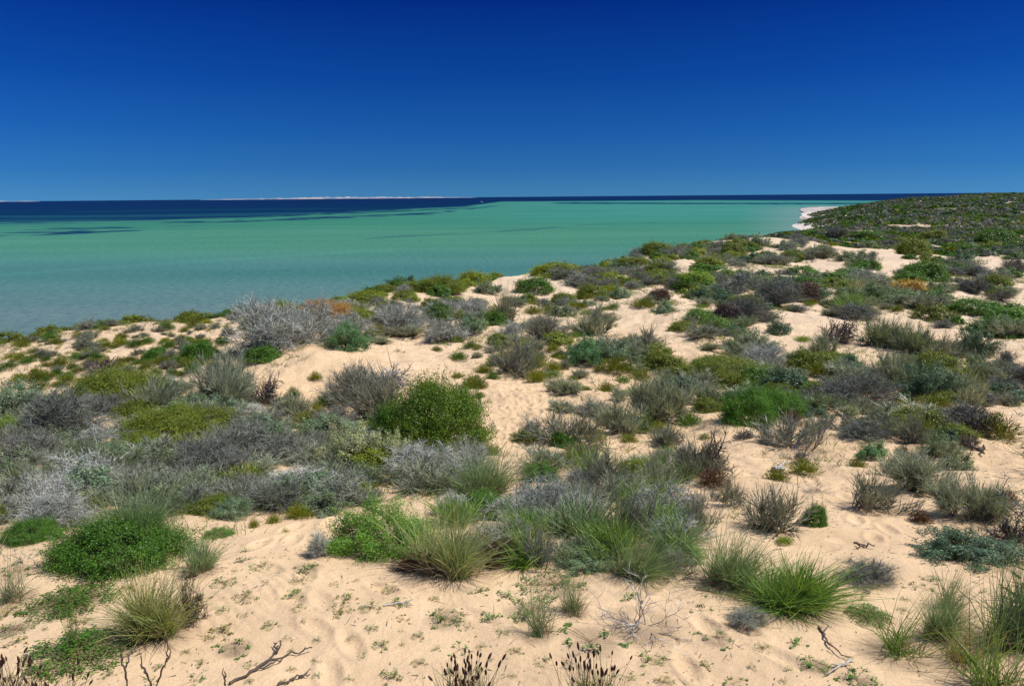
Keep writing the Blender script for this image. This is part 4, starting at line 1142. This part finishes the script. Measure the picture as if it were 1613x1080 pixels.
c = mixc(nt, 1.0, at.outputs['Color'], ramp(nt, noise(nt, q, 1.1, 5, .8), [(.32, (.62, .72, .78)), (.68, (1.36, 1.26, 1.2))]), 'MULTIPLY')  # light and dark of the waves put into the colour as noise
p = N(nt, 'ShaderNodeBsdfPrincipled'); nt.links.new(c, p.inputs['Base Color']); p.inputs['Roughness'].default_value = .28; p.inputs['Specular IOR Level'].default_value = .03; p.inputs['IOR'].default_value = 1.33
b1 = N(nt, 'ShaderNodeBump'); b1.inputs['Strength'].default_value = .7; b1.inputs['Distance'].default_value = .25; nt.links.new(noise(nt, q, .55, 6, .65), b1.inputs['Height'])
nt.links.new(b1.outputs[0], p.inputs['Normal']); nt.links.new(p.outputs[0], out.inputs[0])
A = np.linspace(-1.35, 1.35, 1500); R = np.geomspace(20, 90000, 1100)
polar_mesh('sea', A, R, lambda X, Y: X * 0, mt, sea_tint)

# ------------------------------------------------------------------ the spit: a white sand beach just above the water
SPIT = [(1420, 326), (1350, 326), (1300, 326.2), (1278, 327), (1266, 328.8), (1260, 331), (1262, 333.5), (1266, 335.5), (1279, 338), (1272, 340.5), (1258, 342.5), (1255, 344.5), (1262, 347.5), (1274, 351), (1284, 355), (1290, 362), (1420, 362)]
def on_sea(px, py, z=0.0):
    d = pix_dir(px, py); t = (z - CAM_Z) / d[2]; return np.array([d[0] * t, d[1] * t, z])
import bmesh
def fan_plate(name, outline, mat, z0, z1, inset=.93):
    bm = bmesh.new(); o_ = [on_sea(*p_) for p_ in outline]; c0 = sum(o_) / len(o_)
    low = [bm.verts.new((v[0], v[1], z0)) for v in o_]
    rng2 = np.random.default_rng(3)
    hi = [bm.verts.new((v[0] + (c0[0] - v[0]) * (1 - inset), v[1] + (c0[1] - v[1]) * (1 - inset) * .5, z1 + rng2.uniform(-.1, .2))) for v in o_]
    for i in range(len(low)):
        j = (i + 1) % len(low); bm.faces.new((low[i], low[j], hi[j], hi[i]))
    bm.faces.new(hi); bmesh.ops.triangulate(bm, faces=[f for f in bm.faces if len(f.verts) > 4])
    bmesh.ops.recalc_face_normals(bm, faces=bm.faces)
    me = bpy.data.meshes.new(name); bm.to_mesh(me); bm.free(); me.materials.append(mat)
    o = bpy.data.objects.new(name, me); COL.objects.link(o); return o
mt, nt, out = new_mat('beach_sand'); geo = N(nt, 'ShaderNodeNewGeometry')
c = ramp(nt, noise(nt, geo.outputs['Position'], .06, 6, .7), [(.42, (.26, .18, .15)), (.50, (.52, .45, .41)), (.7, (.60, .54, .50))])
p = N(nt, 'ShaderNodeBsdfPrincipled'); nt.links.new(c, p.inputs['Base Color']); p.inputs['Roughness'].default_value = .95; nt.links.new(p.outputs[0], out.inputs[0])
o = fan_plate('beach', SPIT, mt, -.5, .55); o['kind'] = 'structure'

# ------------------------------------------------------------------ pale dunes of the far coast
mt, nt, out = new_mat('far_dune_sand'); geo = N(nt, 'ShaderNodeNewGeometry')
mp = N(nt, 'ShaderNodeMapping'); mp.inputs['Scale'].default_value = (1, 1, 12); nt.links.new(geo.outputs['Position'], mp.inputs[0])
c = ramp(nt, noise(nt, mp.outputs[0], .0016, 5, .65), [(.42, (.12, .20, .30)), (.50, (.30, .30, .34)), (.62, (.52, .42, .38))])
p = N(nt, 'ShaderNodeBsdfPrincipled'); nt.links.new(c, p.inputs['Base Color']); p.inputs['Roughness'].default_value = 1; nt.links.new(p.outputs[0], out.inputs[0])
def coast(name, x0, x1, D, prof):
    n = 160; xs = np.linspace(x0, x1, n); bm = bmesh.new(); rows = []
    for k, x in enumerate(xs):
        d = pix_dir(x, 309.0); h = np.interp(x, [a for a, b in prof], [b for a, b in prof]) * .55 * D / FPX * (1 + .35 * float(pnoise(x / 9.0, 1.5, 5)) + .2 * float(pnoise(x / 3.1, 7.5, 6)))
        h = max(h, .3)
        X, Y = d[0] * D / d[1], D; rows.append([bm.verts.new((X * s_, Y * s_, z_)) for s_, z_ in ((.985, -4), (.992, h * .45), (1.0, h), (1.01, h * .8), (1.03, -4))])
    for a, b in zip(rows[:-1], rows[1:]):
        for i in range(4): bm.faces.new((a[i], b[i], b[i + 1], a[i + 1]))
        bm.faces.new((a[4], b[4], b[0], a[0]))
    bm.faces.new(rows[0][::-1]); bm.faces.new(rows[-1])
    bmesh.ops.recalc_face_normals(bm, faces=bm.faces)
    me = bpy.data.meshes.new(name); bm.to_mesh(me); bm.free(); me.materials.append(mt)
    o = bpy.data.objects.new(name, me); COL.objects.link(o); o['kind'] = 'structure'
coast('far_coast_hills', 315, 750, 24000, [(315, .6), (340, 1.8), (380, 2.2), (440, 3.2), (480, 4.2), (520, 4.8), (560, 4.6), (600, 3.6), (640, 3.2), (700, 3.0), (730, 1.4), (750, .4)])
coast('far_coast_hills', -60, 62, 24000, [(-60, 2.2), (0, 2.2), (40, 1.8), (62, .4)])

# ------------------------------------------------------------------ the little motor boat
def simple_mat(name, c, rough=.4):
    mt, nt, out = new_mat(name); p = N(nt, 'ShaderNodeBsdfPrincipled'); geo = N(nt, 'ShaderNodeNewGeometry')
    nt.links.new(mixc(nt, 1.0, c, ramp(nt, noise(nt, geo.outputs['Position'], 3, 3), [(.3, .92), (.7, 1.04)]), 'MULTIPLY'), p.inputs['Base Color'])
    p.inputs['Roughness'].default_value = rough; nt.links.new(p.outputs[0], out.inputs[0]); return mt
M_GEL, M_GLASS, M_MOT = simple_mat('white_gelcoat', (.8, .8, .8)), simple_mat('tinted_glass', (.03, .05, .07), .1), simple_mat('dark_motor', (.05, .05, .055))
bp = on_sea(758, 318.6)
boat = bpy.data.objects.new('motor_boat', None); COL.objects.link(boat); boat.location = bp; boat.rotation_euler = (0, 0, .35); boat.scale = (1.35, 1.35, 1.35)
tag(boat, 'small white motor boat with cabin on the dark blue water', 'boat')
def loft(name, secs, mat, parent):
    bm = bmesh.new(); rows = [[bm.verts.new(v) for v in s] for s in secs]
    for a, b in zip(rows[:-1], rows[1:]):
        for i in range(len(a)): bm.faces.new((a[i], a[(i + 1) % len(a)], b[(i + 1) % len(a)], b[i]))
    bm.faces.new(rows[0][::-1]); bm.faces.new(rows[-1]); bmesh.ops.recalc_face_normals(bm, faces=bm.faces)
    me = bpy.data.meshes.new(name); bm.to_mesh(me); bm.free(); me.materials.append(mat)
    o = bpy.data.objects.new(name, me); COL.objects.link(o); o.parent = parent; return o
loft('hull', [[(x, -w, zd), (x, -w * .75, .1), (x, 0, zk), (x, w * .75, .1), (x, w, zd)] for x, w, zd, zk in ((-3.6, 1.2, 1.0, -.3), (-1, 1.35, 1.05, -.4), (1.2, 1.25, 1.2, -.35), (2.8, .7, 1.4, -.1), (3.9, .08, 1.6, .5))], M_GEL, boat)
cb = loft('cabin', [[(-1.2, -1, z_), (1.3 - z_ * .25, -.9, z_), (1.3 - z_ * .25, .9, z_), (-1.2, 1, z_)] for z_ in (1.0, 1.7)], M_GEL, boat)
loft('windows', [[(-1.15, -1.01, z_), (1.33 - z_ * .25, -.92, z_), (1.33 - z_ * .25, .92, z_), (-1.15, 1.01, z_)] for z_ in (1.703, 2.2)], M_GLASS, boat)
loft('roof', [[(-1.9, -1.1, z_), (1.1, -1.0, z_), (1.1, 1.0, z_), (-1.9, 1.1, z_)] for z_ in (2.203, 2.36)], M_GEL, boat)
loft('outboard_motor', [[(-4.1, -.25, z_), (-3.62, -.25, z_), (-3.62, .25, z_), (-4.1, .25, z_)] for z_ in (.1, 1.4)], M_MOT, boat)

# ------------------------------------------------------------------ light
SUN_EL, SUN_AZ = math.radians(56), math.radians(92)
w = bpy.data.worlds.new('World'); scene.world = w; w.use_nodes = True; nt = w.node_tree; nt.nodes.clear()
sky = nt.nodes.new('ShaderNodeTexSky'); sky.sky_type = 'NISHITA'; sky.sun_disc = False; sky.sun_elevation = SUN_EL; sky.sun_rotation = SUN_AZ
sky.air_density = 1.0; sky.dust_density = 0.3; sky.ozone_density = 4.0; sky.altitude = 0
bg = nt.nodes.new('ShaderNodeBackground'); bg.inputs[1].default_value = .12; ow = nt.nodes.new('ShaderNodeOutputWorld')
tc = nt.nodes.new('ShaderNodeTexCoord'); sx = nt.nodes.new('ShaderNodeSeparateXYZ'); nt.links.new(tc.outputs['Generated'], sx.inputs[0])
grad = ramp(nt, sx.outputs[2], [(0.0, (.060, .230, .47)), (.035, (.028, .165, .445)), (.08, (.012, .112, .415)), (.14, (.004, .067, .35)), (.23, (.001, .027, .245)), (.40, (.004, .02, .20)), (1, (.01, .04, .22))])
sc_ = nt.nodes.new('ShaderNodeMath'); sc_.operation = 'MULTIPLY_ADD'; sc_.inputs[1].default_value = 5.4; sc_.inputs[2].default_value = 7.7; sq = nt.nodes.new('ShaderNodeMath'); sq.operation = 'MULTIPLY'; nt.links.new(sx.outputs[0], sq.inputs[0]); nt.links.new(sx.outputs[0], sq.inputs[1]); nt.links.new(sq.outputs[0], sc_.inputs[0])
vm = nt.nodes.new('ShaderNodeVectorMath'); vm.operation = 'SCALE'; nt.links.new(grad, vm.inputs[0]); nt.links.new(sc_.outputs[0], vm.inputs['Scale'])
SKYOUT = mixc(nt, ramp(nt, sx.outputs[2], [(.26, 0.0), (.55, 1.0)]), vm.outputs[0], sky.outputs[0])
nt.links.new(SKYOUT, bg.inputs[0]); nt.links.new(bg.outputs[0], ow.inputs[0])
sd = bpy.data.lights.new('sun', 'SUN'); sd.energy = 4.5; sd.angle = math.radians(.5); sd.color = (1, .955, .89)
so = bpy.data.objects.new('sun', sd); COL.objects.link(so)
so.rotation_euler = Vector((math.sin(SUN_AZ) * math.cos(SUN_EL), math.cos(SUN_AZ) * math.cos(SUN_EL), math.sin(SUN_EL))).to_track_quat('Z', 'Y').to_euler()
so.location = (0, 0, 60)
scene.view_settings.view_transform = 'Standard'; scene.view_settings.look = 'None'; scene.view_settings.gamma = 1; scene.view_settings.exposure = 0
scene.render.engine = 'CYCLES'
scene.cycles.max_bounces = 5; scene.cycles.diffuse_bounces = 3; scene.cycles.transmission_bounces = 2
print('objects', len(scene.objects))
